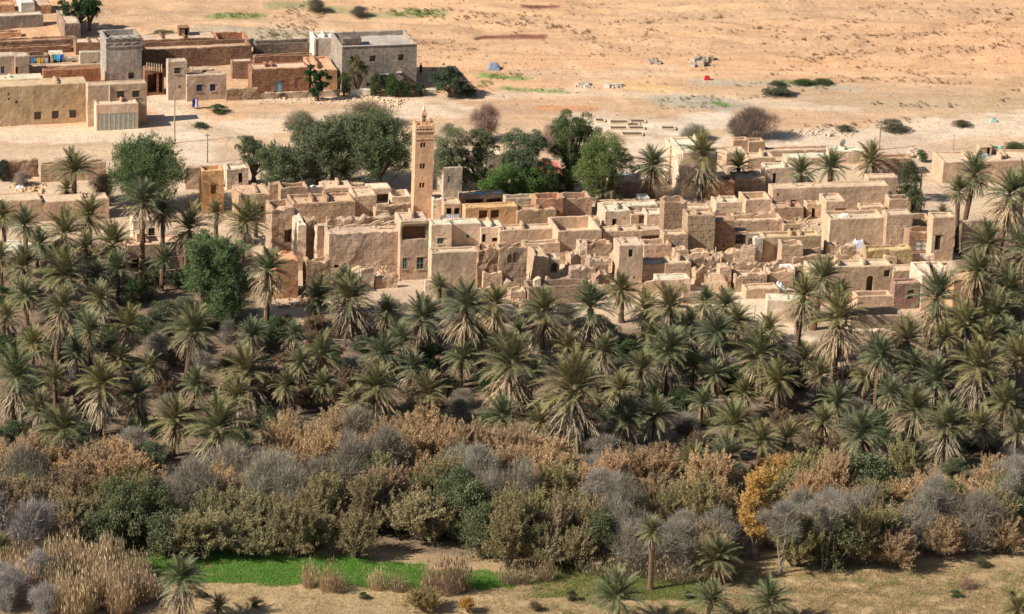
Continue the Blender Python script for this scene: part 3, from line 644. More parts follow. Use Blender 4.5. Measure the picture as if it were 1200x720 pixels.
RW('broken pier of boulders behind the tall twin wall ends', 866, 884, 286, 312, col=T, er=1.0, D=1.4, yaw=-20)
H('pale rendered retaining house wall beside the sunlit lane', 898, 946, 352, 380, 344, col=PL, rec=.1, group=V_, yaw=-4, mat=M_PLASTER)
RW('garden wall of the palm grove below the sunlit lane', 845, 880, 398, 408, col=T, D=.5, er=.2)
RW('long low field wall behind grey bushes in the palm grove', 800, 895, 468, 476, col=(.36,.26,.18), D=.5, er=.15)
H('round lit house corner poking out among palms below the enclosure', 623, 638, 398, 412, 393, col=PL, rec=.2, group='houses hidden in the palm grove', mat=M_PLASTER)
RW('tall garden wall behind the right hand palms', 1127, 1215, 257, 300, col=(.46,.33,.24), D=.6, er=.25)
RW('second low garden wall under the right hand palms', 1125, 1215, 318, 338, col=(.34,.25,.19), D=.6, er=.25)
for args, kw in (
 (('low broken yard wall just left of the balcony house foot', 440, 466, 322, 338), dict(er=.7)),
 (('broken wall stub below the white left corner of the pinkish cube', 498, 514, 326, 344), dict(er=.8, col=PL)),
 (('knee high ruin wall under the rough stone faced ruin', 545, 590, 336, 350), dict(er=.6)),
 (('jagged wall between the arch niches and the fallen rafters', 583, 612, 330, 350), dict(er=.9)),
 (('crooked upright wall rising among the middle rubble', 668, 680, 296, 322), dict(er=.9, D=1.4, yaw=25)),
 (('pale split wall end above the middle rubble', 679, 688, 286, 306), dict(er=.8, D=2.5, col=PL)),
 (('thin brown wall slab leaning over the middle rubble', 694, 716, 296, 318), dict(er=.9, yaw=-14)),
 (('eroded cross wall below the arched black doorway ruin', 640, 668, 322, 338), dict(er=.8)),
 (('low double wall at the foot of the plain square tower', 700, 752, 332, 346), dict(er=.5)),
 (('ragged wall along the palms right of the plain square tower', 752, 800, 328, 344), dict(er=.5, D=.9)),
 (('jagged tooth of wall in the dark collapsed pit', 815, 826, 312, 334), dict(er=1.0, D=1.2, yaw=20)),
 (('broken wall sloping right in the collapsed pit', 824, 852, 318, 342), dict(er=1.1, D=.8, yaw=-15)),
 (('tall ragged wall end standing behind the collapsed pit', 846, 858, 294, 320), dict(er=1.0, D=1.6)),
 (('low cross wall behind the teeth holed ruin', 858, 900, 306, 322), dict(er=.8)),
 (('crumbled wall left of the white roof box', 896, 916, 304, 324), dict(er=.9, yaw=18)),
 (('low wall with fallen middle before the roofless cube', 905, 944, 308, 322), dict(er=.9)),
 (('worn wall block under the pale blue cloth', 984, 1003, 286, 306), dict(er=.8, D=1.2)),
 (('rounded worn wall block left of the pale blue cloth', 968, 986, 284, 304), dict(er=.7, D=1.3)),
 (('low worn wall in front of the horseshoe arch house', 946, 1000, 344, 356), dict(er=.4)),
 (('pale stepped garden wall under the lane annex', 1000, 1046, 386, 394), dict(er=.3, col=PL)),
 (('broken wall on the flat ground left of the stepped lane', 800, 845, 342, 356), dict(er=.6)),
 (('broken curved wall left of the orange red lower house', 305, 325, 322, 348), dict(er=.8, col=(.5,.33,.2))),
 (('narrow ruin fin between buttress wall and high blank ruin', 371, 384, 262, 318), dict(er=.6, D=1.0, col=PL, yaw=22)),
 (('low knobbly wall behind the three bay porch', 343, 378, 226, 238), dict(er=.6)),
 (('broken parapet wall behind the cream doorway house', 716, 748, 234, 243), dict(er=.6)),
 (('broken parapet over the putlog yard right of the red brown house', 859, 905, 248, 260), dict(er=.6)),
 (('small wall stub before the ochre bulging house', 1000, 1016, 300, 314), dict(er=.8, D=1.0)),
 (('low pale wall under the house with plaster panel', 1066, 1094, 298, 312), dict(er=.3, col=PL))):
    RW(*args, **dict(dict(col=T), **kw))
for lab, x0_, x1_, a_, b_, c_, op in (
 ('tiny roofless cell in front of the rough stone faced ruin', 566, 588, 318, 342, 312, ()),
 ('little square cell with a black hole below the putlog knobbly block', 718, 726, 300, 322, 294, ()),
 ('small cell with a dark door in the yard below the brown ruin', 790, 806, 292, 312, 286, (('D', 796, 799.5, 299, 310),)),
 ('low cell with two dark holes right of the plain square tower yard', 806, 830, 296, 312, 290, (('D', 811, 814, 301, 306, .6), ('D', 821, 824, 301, 306, .6))),
 ('small upper cell on the terrace of the middle courtyard', 690, 703, 256, 272, 250, (('D', 694, 697.5, 261, 270),)),
 ('tiny upper room with a dark window left of the tall brown ruin', 762, 776, 238, 254, 233, (('D', 767, 770, 242, 246, .6),)),
 ('small cell with dark door in front of the long pale rear house', 945, 962, 238, 256, 233, (('D', 951, 955, 244, 255),)),
 ('little broken room with black doorway under the middle right yards', 918, 938, 262, 278, 257, (('D', 925, 929, 267, 277),)),
 ('small dark doored hut below the low gallery of arches', 1036, 1050, 300, 318, 295, (('D', 1041, 1045, 306, 317),)),
 ('roofless cell left of the white edged enclosure', 598, 616, 340, 356, 334, ()),
 ('small hut with black door behind the low shed roof', 440, 456, 246, 262, 241, (('D', 446, 449, 252, 261),)),
 ('tiny box room on the roof left of the corner tower top', 300, 314, 219, 232, 214, (('D', 305, 308, 223, 230, .6),))):
    H(lab, x0_, x1_, a_, b_, c_, col=T, er=.3, ops=op, group=V_, rec=.6)
# --- behind the village
B_ = 'houses behind the old village'
H('broad modern flat house with long pale roof behind the right palms', 1104, 1216, 189, 214, 176, col=T, mat=M_PLASTER, rec=.25, group=B_)
H('cream two storey house behind the tallest skirted palm', 798, 838, 178, 232, 160, col=PL, mat=M_PLASTER, rec=.3, group=B_)
H('cream lean house with open lower yard left of the tallest skirted palm', 783, 800, 170, 215, 163, col=PL, mat=M_PLASTER, rec=.3, group=B_)
H('low tan house with bright roof right of the tallest skirted palm', 851, 875, 179, 193, 171, col=T, mat=M_PLASTER, rec=.1, group=B_)
H('twin brown blocks on the skyline row behind the village', 859, 877, 164, 180, 160, col=BR, mat=M_PLASTER, rec=.3, group=B_)
H('taller brown block with pale rim next to the twin brown blocks', 877, 896, 166, 181, 161, col=BR, mat=M_PLASTER, rec=.4, group=B_)
H('low long roof house in front of the brown blocks', 876, 908, 185, 198, 178, col=T, mat=M_PLASTER, rec=.15, group=B_)
H('white cornered house with dark side door behind the small palm', 897, 930, 197, 217, 190, col=PL, mat=M_PLASTER, rec=.3, group=B_, ops=[('D', 905, 909, 203, 215)])
H('very low long wall house at the track edge', 897, 976, 176, 183, 171, col=T, rec=.3, group=B_)
H('low pale roof between the track and the rear palms', 922, 1002, 184, 192, 178, col=PL, rec=.1, group=B_)
H('pale roof beyond the rear palms with a dish', 974, 1012, 177, 192, 170, col=PL, rec=.1, group=B_)
H('brown rear yard wall house behind the rear palms', 1012, 1068, 186, 206, 180, col=BR, rec=.5, group=B_)
RW('brown garden wall behind the small fan palms', 723, 767, 214, 231, col=(.40,.27,.19), D=.6, er=.15)
H('grey blue flat wall glimpsed beside the dark green trees', 716, 751, 206, 214, 203, col=(.36,.39,.42), rec=.1, group=B_, mat=M_PLASTER)
H('pale gabled house half hidden between two trees', 568, 588, 181, 212, 172, col=(.50,.38,.27), rec=.2, group=B_, mat=M_PLASTER)
H('brown yard house glimpsed between two tree crowns', 588, 602, 184, 210, 180, col=BR, rec=.5, group=B_)
H('salmon red tiled roof house between the trees', 640, 664, 203, 216, 188, col=(.50,.22,.17), rec=.05, group=B_, roofcol=(.55,.17,.13), mat=M_PLASTER)
# --- houses among the left palms
L_ = 'houses hidden in the palm grove'
H('pale flat house with a long bare roof at the left edge', -12, 49, 235, 262, 226, col=T, mat=M_PLASTER, rec=.1, group=L_)
H('second pale flat roofed house joined on its right', 49, 128, 235, 258, 227, col=T, mat=M_PLASTER, rec=.1, group=L_)
RW('orange brown garden wall at the left picture edge', -10, 45, 188, 209, col=(.46,.30,.19), D=.6, er=.2, name='garden_wall')
H('roofless pale enclosure behind the left tall palm', 48, 124, 191, 212, 187, col=T, rec=1.6, group=L_, th=.3)
RW('plain wall glimpsed right of the big green tree', 218, 240, 196, 222, col=T, D=.6, er=.05, mat=M_PLASTER, name='garden_wall')
H('orange house with square window in the middle of the left palms', 156, 182, 258, 286, 251, col=PL, mat=M_PLASTER, rec=.3, group=L_, ops=[('w', 174, 181, 268, 281)])
H('terraced pale house below the square window house', 150, 214, 286, 316, 276, col=(.52,.34,.22), mat=M_PLASTER, rec=.2, group=L_, ops=[('D', 153, 163, 302, 314)])
H('low whitish flat house behind palms at the left edge', -12, 42, 296, 316, 284, col=PL, mat=M_PLASTER, rec=.1, group=L_, ops=[('D', 11, 19, 302, 310)])
H('small white parapet box on the low flat house', 5, 25, 286, 297, 281, col=WH, mat=M_PLASTER, rec=.5, group=L_)
RW('brown earth wall in the left palm grove', 345, 420, 398, 408, col=(.36,.26,.19), D=.5, er=.3, name='garden_wall')
RW('brown wall below the green round tree', 270, 300, 330, 342, col=(.4,.27,.2), D=.5, er=.3, name='garden_wall')
# --- the newer quarter at the top left
N_ = 'houses of the newer quarter at the top left'
H('long low ochre house with barred windows and pin holes', -12, 103, 100, 146, 92, col=(.47,.335,.20), mat=M_PLASTER, rec=.12, group=N_, er=.03,
  ops=[('g', 40, 48, 131, 140), ('g', 61, 68.5, 131, 140), ('g', 81, 89, 131, 140), ('h', 9, 11.5, 107.5, 110), ('h', 9.5, 12, 113, 116), ('h', 18, 21, 117, 120)])
link('drainpipe', None, HOUSES[-1][0]).name = 'x'; bpy.data.objects.remove(bpy.data.objects['x'])
H('ochre house with two barred windows behind the gated garage', 103, 172, 99, 147, 94.5, col=(.46,.33,.22), mat=M_PLASTER, rec=.12, group=N_, er=.0, ops=[('w', 137, 145.5, 107, 115, (.12,.05,.03)), ('w', 155, 163, 107.5, 115, (.12,.05,.03))])
_r, _O, _L, _D, _h, _a = HOUSES[-1]
mb = MB(); mb.tube([(_L*.365, -.12, _h-.1), (_L*.365, -.12, .3)], .09, 6); link('drainpipe', mb.me('drainpipe', M_PAINT), _r, color=(.6,.55,.48))
g = H('cream garage block with a wide ribbed metal gate', 113, 162, 122, 152.5, 118, col=(.60,.42,.30), mat=M_PLASTER, rec=.2, er=0, amp=.015, group=N_, ops=[('n', 115, 159.5, 133, 152)], D=6)
_r, _O, _L, _D, _h, _a = HOUSES[-1]
for c in list(_r.children):
    if c.name.startswith('window'):
        for q in list(c.children): bpy.data.objects.remove(q)
        bpy.data.objects.remove(c)
x0_, x1_ = _L*2/49, _L*46.5/49; zt = _h*(152.5-133)/(152.5-122)-.02
for i in range(8):
    mb = MB(); a_, b_ = x0_+(x1_-x0_)*i/8, x0_+(x1_-x0_)*(i+1)/8
    mb.box(a_+.03, b_-.03, .03, .09, .05, zt); mb.box((a_+b_)/2-.02, (a_+b_)/2+.02, .0, .03, .05, zt)
    link('gate_panel', mb.me('gate_panel', M_PAINT), _r, color=(.42,.42,.33))
H('tall bare concrete block house with pale left side and little parapet arches', 124.5, 166, 46, 96, 42.5, col=GR, mat=M_BLOCK, rec=.9, er=.0, amp=.015, group=N_, ops=[('n', 130.5, 137.5, 86, 93.5), ('D', 150.5, 157, 85.5, 93, .9)], D=6, roofcol=GR)
_r, _O, _L, _D, _h, _a = HOUSES[-1]
mb = MB(); mb.box(-.1, _L+.1, -.12, .02, _h-1.25, _h-1.05); mb.box(-.1, _L+.1, -.08, .02, _h-.12, _h+.08); link('ledge', mb.me('ledge', M_BLOCK), _r, color=(.42,.39,.35))
for i in range(4):
    mb = MB(); x = _L*(i+.5)/4-.7+.7; n = 8
    mb.tube([(x-.75, -.06, _h+.1), (x-.35, -.06, _h+.24), (x, -.06, _h+.5), (x+.35, -.06, _h+.24), (x+.75, -.06, _h+.1)], .1, 6)
    link('merlon', mb.me('merlon', M_BLOCK), _r, color=(.42,.39,.35))
    mb = MB(); mb.tube([(x-.85, -.05, _h-1.02), (x-.6, -.05, _h-.7), (x, -.05, _h-.5), (x+.6, -.05, _h-.7), (x+.85, -.05, _h-1.02)], .05, 6)
    link('parapet_arch', mb.me('parapet_arch', M_BLOCK), _r, color=(.45,.42,.38))
H('long dark red brick yard house right of the concrete block house', 166, 295, 56, 79, 47, col=(.36,.215,.14), mat=M_BRICK, rec=.8, er=.1, group=N_, roofcol=(.5,.34,.22))
H('upper red brick roof house behind the long yard house', 166, 254, 45.5, 58, 38, col=(.34,.205,.13), mat=M_BRICK, rec=.1, er=.1, group=N_, roofcol=(.58,.42,.29))
H('roofless red room at the far end of the brick yard', 256, 293, 47, 58, 37, col=(.50,.26,.15), rec=2.0, er=.15, group=N_, mat=M_BRICK)
H('small white walled pen on the brick yard house', 220, 238, 52, 58, 50, col=PL, rec=.4, group=N_, th=.2, D=2)
H('half built red shed with log roof in the dark passage', 170, 192, 81, 112, 76, col=(.34,.18,.11), mat=M_BRICK, er=.3, group=N_, ops=[('D', 173, 184, 86, 109, 3.0), ('D', 186, 190.5, 86, 109, 1.5)], rec=.3)
H('tan house tower with one small dark window beside the passage', 197, 219, 72, 118, 68, col=(.44,.33,.24), mat=M_PLASTER, rec=.15, er=.05, group=N_, ops=[('w', 204, 211, 79.5, 86.5), ('h', 209, 212, 100, 104)])
H('lower tan house with two blue windows right of its tower', 219, 265, 87.5, 118, 84, col=(.44,.32,.23), mat=M_PLASTER, rec=.2, er=.1, group=N_, ops=[('w', 230, 236, 99, 107, (.02,.07,.2)), ('w', 246, 252, 99, 107, (.02,.07,.2))])
RW('broken curved wall piece joining the tan tower to the lower house', 214, 224, 80, 90, col=(.44,.33,.24), D=.6, er=.4)
H('small red and cream house behind the two blue windows', 272, 296, 72, 93, 68.5, col=(.40,.25,.17), mat=M_BRICK, rec=.1, group=N_, roofcol=PL)
H('low roof box with dark opening in front of the brick yard', 224, 252, 81, 90, 78, col=PL, rec=.2, group=N_, ops=[('D', 237, 242, 82, 86, .8)])
H('grey brown wall yard at the foot of the sand slope', 300, 366, 51, 67, 46, col=(.25,.20,.165), mat=M_BRICK, rec=1.2, er=.05, group=N_, roofcol=(.6,.42,.28))
H('red walled yard strip in front of the grey brown yard', 298, 366, 65, 80, 62, col=(.36,.21,.13), mat=M_BRICK, rec=.4, er=.1, group=N_)
H('flat red brick house beside the blue door', 295, 362, 80, 108, 73, col=(.42,.22,.13), mat=M_BRICK, rec=.15, er=.1, group=N_, roofcol=(.62,.42,.28), ops=[('d', 323, 330, 95, 108, (.25,.45,.55)), ('d', 345, 351, 92, 104, (.35,.2,.13))])
H('orange pointed wall house left of the big unfinished concrete house', 366, 395, 82, 108, 66, col=(.52,.30,.17), mat=M_PLASTER, rec=.3, group=N_)
H('white stair block with grey slot behind the unfinished concrete house', 368, 397, 44, 74, 40, col=WH, mat=M_PLASTER, rec=.5, group=N_, ops=[('p', 370, 373, 46, 66, .4)], D=4)
H('big two storey unfinished concrete house with three dark windows', 400, 487.5, 54, 106, 48, col=(.36,.31,.26), mat=M_BLOCK, rec=.7, er=.0, amp=.02, group=N_, coping=True, D=9, yaw=8,
  ops=[('D', 410, 417, 65, 72, .7), ('D', 432, 439.5, 65, 72, .7), ('D', 465.5, 472.5, 65, 72, .7), ('D', 444.5, 452, 90, 100, 1.5), ('h', 429, 433, 97, 101)])
_r, _O, _L, _D, _h, _a = HOUSES[-1]
mb = MB(); mb.box(_L*.5, _L*.62, -.5, -.02, 2.55, 2.67); mb.box(_L*.73, _L*.8, -.5, -.02, 2.75, 2.87); link('lintel', mb.me('lintel', M_BLOCK), _r, color=(.6,.57,.52))
mb = MB(); mb.box(_L*.05, _L*.3, 2.5, 5.0, _h-.68, _h+.6); mb.tube([(_L*.2, 3, _h+.5), (_L*.2, 3, _h+1.8)], .06, 5); mb.tube([(_L*.28, 3, _h+.5), (_L*.28, 3, _h+1.4)], .05, 5); link('roof_shed', mb.me('roof_shed', M_BLOCK), _r, color=(.18,.14,.12))
H('low left edge house with two dark windows and domed roofline', -12, 17, 66, 92, 61, col=(.46,.35,.26), mat=M_PLASTER, rec=.1, group=N_, ops=[('w', 1, 5, 78, 86, (.1,.15,.25))])
H('matching small house with one dark window beside a dark seam', 18, 34, 66, 92, 61, col=(.46,.35,.26), mat=M_PLASTER, rec=.1, group=N_, ops=[('D', 16.5+2, 20.5+.5, 78, 86, .5)])
H('little shed with blue washing in its open front', 60, 76, 64, 77, 58, col=PL, rec=.1, group=N_, ops=[('p', 63, 73.5, 65, 76, 1.6)], D=3)
H('small cream cell with dark hatch right of the blue washing', 77, 91, 67, 77, 65, col=PL, rec=.2, group=N_, ops=[('D', 84, 90, 71.5, 75, .7)])
H('grey cream house with a small dark hatch beside the concrete block house', 94, 118, 61, 81, 59, col=(.46,.38,.29), mat=M_PLASTER, rec=.1, group=N_, ops=[('D', 109, 113, 73, 77.5, .6)])
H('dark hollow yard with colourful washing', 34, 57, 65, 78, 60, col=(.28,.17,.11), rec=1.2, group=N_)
H('pale low strip wall above the red brick wall', 34, 118, 76.5, 84, 73, col=T, mat=M_PLASTER, rec=.2, group=N_)
H('red brick wall house with rows of stacked mud bricks on top', 51, 118, 81, 100, 79, col=(.42,.20,.11), mat=M_BRICK, er=.12, rec=.2, group=N_)
H('low domed pale roof in front of the red brick wall', -12, 51, 93, 104, 87, col=PL, rec=.05, group=N_, mat=M_PLASTER)
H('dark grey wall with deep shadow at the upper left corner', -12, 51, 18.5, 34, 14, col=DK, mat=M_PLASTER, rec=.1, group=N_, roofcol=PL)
H('long cream roofed barn with a dark brown end wall', 76, 94.5, 27.5, 47, 17, col=(.27,.19,.14), mat=M_PLASTER, rec=.1, group=N_, roofcol=PL, D=9)
H('cream house with orange flat roof at the top edge', 41, 60, 6, 17, -2, col=(.50,.28,.17), rec=.1, group=N_, roofcol=(.6,.4,.27), mat=M_PLASTER)
H('bright white walled house at the top edge', 25, 41, 3, 18, -3, col=WH, rec=.1, group=N_, mat=M_PLASTER, yaw=14)
H('orange brown huts at the upper left corner', -12, 17, 5, 15, -1, col=(.5,.27,.15), rec=.4, group=N_, er=.2, debris=2)
H('orange low wall strip with white bags at the left edge', -12, 25, 38, 46, 35, col=(.52,.30,.17), rec=.5, group=N_)
H('dark brick strip house across the left quarter', 0, 90, 47, 56, 43, col=(.36,.21,.13), mat=M_BRICK, rec=.3, er=.12, group=N_)
H('lower brick strip with stacked bricks across the left quarter', -12, 84, 55, 63, 52, col=(.34,.19,.12), mat=M_BRICK, rec=.3, er=.15, group=N_)
H('small brick box with pale rim on the brick strip', 71, 90, 44.5, 53, 42, col=(.44,.25,.15), mat=M_BRICK, rec=.2, group=N_)
H('brown topped house with pale roof left of the concrete block house', 89, 118, 50, 64, 44.5, col=(.40,.24,.16), mat=M_BRICK, rec=.1, group=N_, roofcol=PL)
RW('low brick garden wall right of the lower tan house', 265, 302, 103, 118, col=(.42,.29,.19), D=.5, er=.25, mat=M_BRICK)
RW('low mud wall in front of the blue door house', 302, 398, 107, 115, col=(.50,.36,.25), D=.4, er=.15)
RW('white garden wall at the foot of the unfinished concrete house', 408, 434, 105, 113, col=WH, D=.4, er=.05, mat=M_PLASTER)
RW('thin white wall below the shrubs of the concrete house', 488, 512, 105, 110, col=WH, D=.4, er=.05, mat=M_PLASTER)
# ------------------------------------------------------------------ plants: prototype meshes
def frond_arrays(e0, bend, rs, nl=36, dead=False, wid=.0135, L=1.0, az=0.0, origin=(0,0,0), droop=.25):
    P = [np.zeros(3)]; K = 9; side_b = rs.uniform(-.25, .25); T_ = []
    for k in range(K):
        t = (k+.5)/K; an = math.radians(e0-bend*t**1.25); yw = side_b*t
        d = np.array([math.cos(an)*math.cos(yw), math.cos(an)*math.sin(yw), math.sin(an)]); T_.append(d); P.append(P[-1]+d*L/K)
    P = np.array(P); T_ = np.array(T_+[T_[-1]])
    V = []; Fc = []
    side = np.array([-math.sin(side_b*.5), math.cos(side_b*.5), 0.])
    for k in range(K):                            # midrib
        q_ = 1.5 if dead else 1; w0 = q_*(.012*(1-k/K)+.004); w1 = q_*(.012*(1-(k+1)/K)+.003); n = len(V)
        V += [P[k]-side*w0, P[k]+side*w0, P[k+1]+side*w1, P[k+1]-side*w1]; Fc += [(n, n+1, n+2), (n, n+2, n+3)]
    for i in range(nl):
        t = .13+.87*(i+.5)/nl; x = t*K; k = min(K-1, int(x)); fr = x-k
        p = P[k]*(1-fr)+P[k+1]*fr; tan = T_[k]; up = np.cross(tan, side)
        if up[2] < 0: up = -up
        ll = L*.27*math.sin(math.pi*min(1, .22+.74*t))*rs.uniform(.75, 1.1)
        for sg in (-1, 1):
            if dead and rs.rand() < .2: continue
            lean = rs.uniform(.55, .95)
            d = tan*lean + side*sg*(rs.uniform(.5, .85) if not dead else rs.uniform(.12, .38)) + up*(.28 if not dead else -.1) + np.array([0, 0, -droop*rs.uniform(.3, 1.2)])
            d /= np.linalg.norm(d); n = len(V); a = tan*wid*L
            V += [p-a, p+a, p+d*ll]; Fc.append((n, n+1, n+2))
    V = np.array(V); Fc = np.array(Fc)
    c, s = math.cos(az), math.sin(az); V = V @ np.array([[c, s, 0], [-s, c, 0], [0, 0, 1]]) + np.array(origin)
    return V, Fc
def join(parts):
    V = []; Fc = []; n = 0
    for v, f in parts: V.append(v); Fc.append(f+n); n += len(v)
    return np.concatenate(V), np.concatenate(Fc)
GA = 2.399963
ELEV = [84, 68, 50, 32, 12]; BEND = [30, 46, 60, 66, 60]
FRONDS = [[npmesh('frond', *frond_arrays(e, b+NR.uniform(-8, 8), NR), M_FROND) for _ in range(3)] for e, b in zip(ELEV, BEND)]
def crown_plan(n, rs):
    out = []
    for i in range(n):
        q = (i+.5)/n; k = min(4, int(5*q**.85)); out.append((k, i*GA+rs.uniform(-.25, .25), rs.uniform(.85, 1.08), .02+.05*(1-q)))
    return out
CROWNS = []
for _ in range(5):
    CROWNS.append(npmesh('crown', *join([frond_arrays(ELEV[k]+NR.uniform(-8, 8), BEND[k]+NR.uniform(-8, 8), NR, nl=26, L=l, az=a, origin=(0, 0, z), wid=.017) for k, a, l, z in crown_plan(44, NR)]), M_FROND))
def skirt(n, lo, hi, L0, L1, zlen):
    ps = []
    for i in range(n):
        e = NR.uniform(hi, lo); ps.append(frond_arrays(e, min(NR.uniform(30, 75), 88+e), NR, nl=15, dead=True, L=NR.uniform(L0, L1), az=NR.uniform(0, 6.3), origin=(0, 0, -NR.rand()*zlen), wid=.022, droop=.5))
    return npmesh('dead_skirt', *join(ps), M_DRYFROND)
SKIRTS = [skirt(56, 14, -58, .72, 1.04, .15) for _ in range(3)]; LONGSKIRTS = [skirt(100, 8, -72, .7, 1.05, .6) for _ in range(3)]
def trunk_mesh(seed):
    rs = random.Random(seed); mb = MB(); n = 26; pts = []; rad = []; bx, by = rs.uniform(-.12, .12), rs.uniform(-.05, .05)
    for i in range(n*2+1):
        t = i/(n*2); pts.append((bx*t*t*2.0, by*t*t*2.0, t)); rad.append((.23+.12*(1-t)**6+.05*t)*(1.0 if i % 2 else 1.16))
    # leaf-base rings
    V = []; Fc = []; m = 10
    for i, (p, r) in enumerate(zip(pts, rad)):
        for k in range(m):
            an = 2*math.pi*(k+.5*(i % 2))/m; rr = r*(1+.1*(k % 2)); V.append((p[0]+rr*math.cos(an), p[1]+rr*math.sin(an), p[2]))
    for i in range(n*2):
        for k in range(m): a = i*m+k; b = i*m+(k+1) % m; Fc.append((a, b, b+m, a+m))
    Fc.append(tuple(n*2*m+k for k in range(m)))
    return mesh('trunk', V, Fc, (M_BARK,)), (bx*2, by*2)
TRUNKS = [trunk_mesh(s) for s in (1, 2, 3, 4, 5)]
AUTO = []                                        # (root, phrase, category, u, v, group) labelled at the end
def palm(cx, cy, r, tr=None, kind=None, col=None, skirt_=1, label=None):
    tr = tr if tr is not None else R.uniform(1.0, 1.5)*r
    g = ground(cx, cy+tr); k = ppm(g); rad = r/k*(1.27 if 300 < cy < 520 else 1.22)
    if skirt_ == 1 and tr > 30 and tr < 62 and cy > 300: tr *= .86; g = ground(cx, cy+tr); k = ppm(g)
    h = max(.5, solve(lambda s: project(g+Vector((0, 0, s)))[1], cy+.12*r, 0, 30, rising=False))
    root = bpy.data.objects.new('date_palm', None); COL.objects.link(root); root.location = g; root.rotation_euler = (R.gauss(0, .045), R.gauss(0, .045), R.uniform(0, 6.28)); root.empty_display_size = .5
    tm, (bx, by) = R.choice(TRUNKS); base = R.choice([(.18, .175, .08), (.21, .19, .08), (.155, .17, .085), (.225, .195, .09), (.17, .165, .08), (.14, .155, .085)]) if col is None else col
    sc = 1.0+.25*(rad > 3.2)
    link('trunk', tm, root, color=(.15, .095, .06), scale=(sc, sc, h+.25), loc=(0, 0, -.25))
    top = Vector((bx*sc, by*sc, h-.03))
    tilt = (R.uniform(-.1, .1), R.uniform(-.1, .1))
    if r >= 23:
        for kk, az, l, z in crown_plan(R.randint(40, 50), NR):
            o = link('frond', R.choice(FRONDS[kk]), root, loc=top+Vector((0, 0, z*rad)), scale=rad*l, color=vary(base, .12, .02))
            o.rotation_euler = (R.uniform(-.14, .14), R.uniform(-.16, .1), az)
    else:
        o = link('crown', R.choice(CROWNS), root, loc=top, scale=rad, color=base); o.rotation_euler = (*tilt, R.uniform(0, 6.28))
    dry = R.choice([(.35, .265, .165), (.40, .30, .185), (.31, .25, .17), (.38, .31, .21)])
    if skirt_ == 1: o = link('dead_skirt', R.choice(SKIRTS), root, loc=top-Vector((0, 0, .03*rad)), scale=rad*R.uniform(.8, 1), color=dry)
    elif skirt_ == 2: o = link('dead_skirt', R.choice(LONGSKIRTS), root, loc=top-Vector((0, 0, .03*rad)), scale=(rad*.95, rad*.95, rad*1.05), color=dry)
    if skirt_: o.rotation_euler = (0, 0, R.uniform(0, 6.28))
    if label: tag(root, label, 'palm tree', 'date palms of the oasis')
    else:
        size = 'broad' if r > 29 else 'middling' if r > 21 else 'small'
        ph = ('tall ' if tr > 55 else '') + size + (' long skirted' if skirt_ == 2 else '' if skirt_ else ' clean crowned') + ' date palm'
        AUTO.append((root, ph, 'palm tree', cx, cy, 'date palms of the oasis'))
    return root

def cloud(clumps, n, ln, wd, up=.2, out=.7, rs=NR, shell=.55, quad=False, zmin=-9):
    """many small leaves spread through clumps; clumps rows x,y,z,r"""
    C = np.array(clumps); w = C[:, 3]**2; w /= w.sum(); ci = rs.choice(len(C), n, p=w)
    d = rs.normal(size=(n, 3)); d /= np.linalg.norm(d, axis=1)[:, None]; d[:, 2] = np.where(d[:, 2] < -.5, -d[:, 2], d[:, 2])
    rr = C[ci, 3]*(shell+(1-shell)*rs.rand(n)**.5)*rs.uniform(.8, 1.15, n)
    p = C[ci, :3]+d*rr[:, None]; keep = p[:, 2] > zmin; p = p[keep]; d = d[keep]; n = len(p)
    ax = d*out+rs.normal(size=(n, 3))*.55+np.array([0, 0, up]); ax /= np.linalg.norm(ax, axis=1)[:, None]
    sd_ = np.cross(ax, rs.normal(size=(n, 3))); sd_ /= np.linalg.norm(sd_, axis=1)[:, None]
    l = ln*rs.uniform(.6, 1.3, n)[:, None]; w_ = wd*rs.uniform(.7, 1.2, n)[:, None]
    if quad: V = np.stack([p-ax*l*.5, p+sd_*w_*.5, p+ax*l*.5, p-sd_*w_*.5], 1).reshape(-1, 3); i = np.arange(n)*4; tr = np.concatenate([np.stack([i, i+1, i+2], 1), np.stack([i, i+2, i+3], 1)])
    else: V = np.stack([p-sd_*w_*.5, p+sd_*w_*.5, p+ax*l], 1).reshape(-1, 3); tr = np.arange(n*3).reshape(-1, 3)
    return V, tr
def dome(n, rx=1.05, hz=1.5, r0=.14, r1=.36, rs=NR):
    out = []
    for _ in range(n):
        a = rs.uniform(0, 6.283); q = rs.rand()**.6; z = rs.rand()
        prof = math.sqrt(max(0, 1-(max(0, z-.35)/.65)**2))*(.72+.28*min(1, z/.35))
        r = rs.uniform(r0, r1); out.append((math.cos(a)*q*(rx-r*.6)*prof, math.sin(a)*q*(rx-r*.6)*prof, .12+z*(hz-r*.8-.12), r))
    return out
def stems(n, hz, spread, rs, r=.03, m=5):
    mb = MB()
    for _ in range(n):
        a = rs.uniform(0, 6.283); s = rs.uniform(.2, 1)*spread; h = hz*rs.uniform(.6, .95); pts = []
        for i in range(m):
            t = i/(m-1); pts.append((math.cos(a)*s*t**.8+rs.normal()*.04*t, math.sin(a)*s*t**.8+rs.normal()*.04*t, h*t-.05))
        mb.tube(pts, [r*(1-.75*i/(m-1)) for i in range(m)], 4)
    return mb
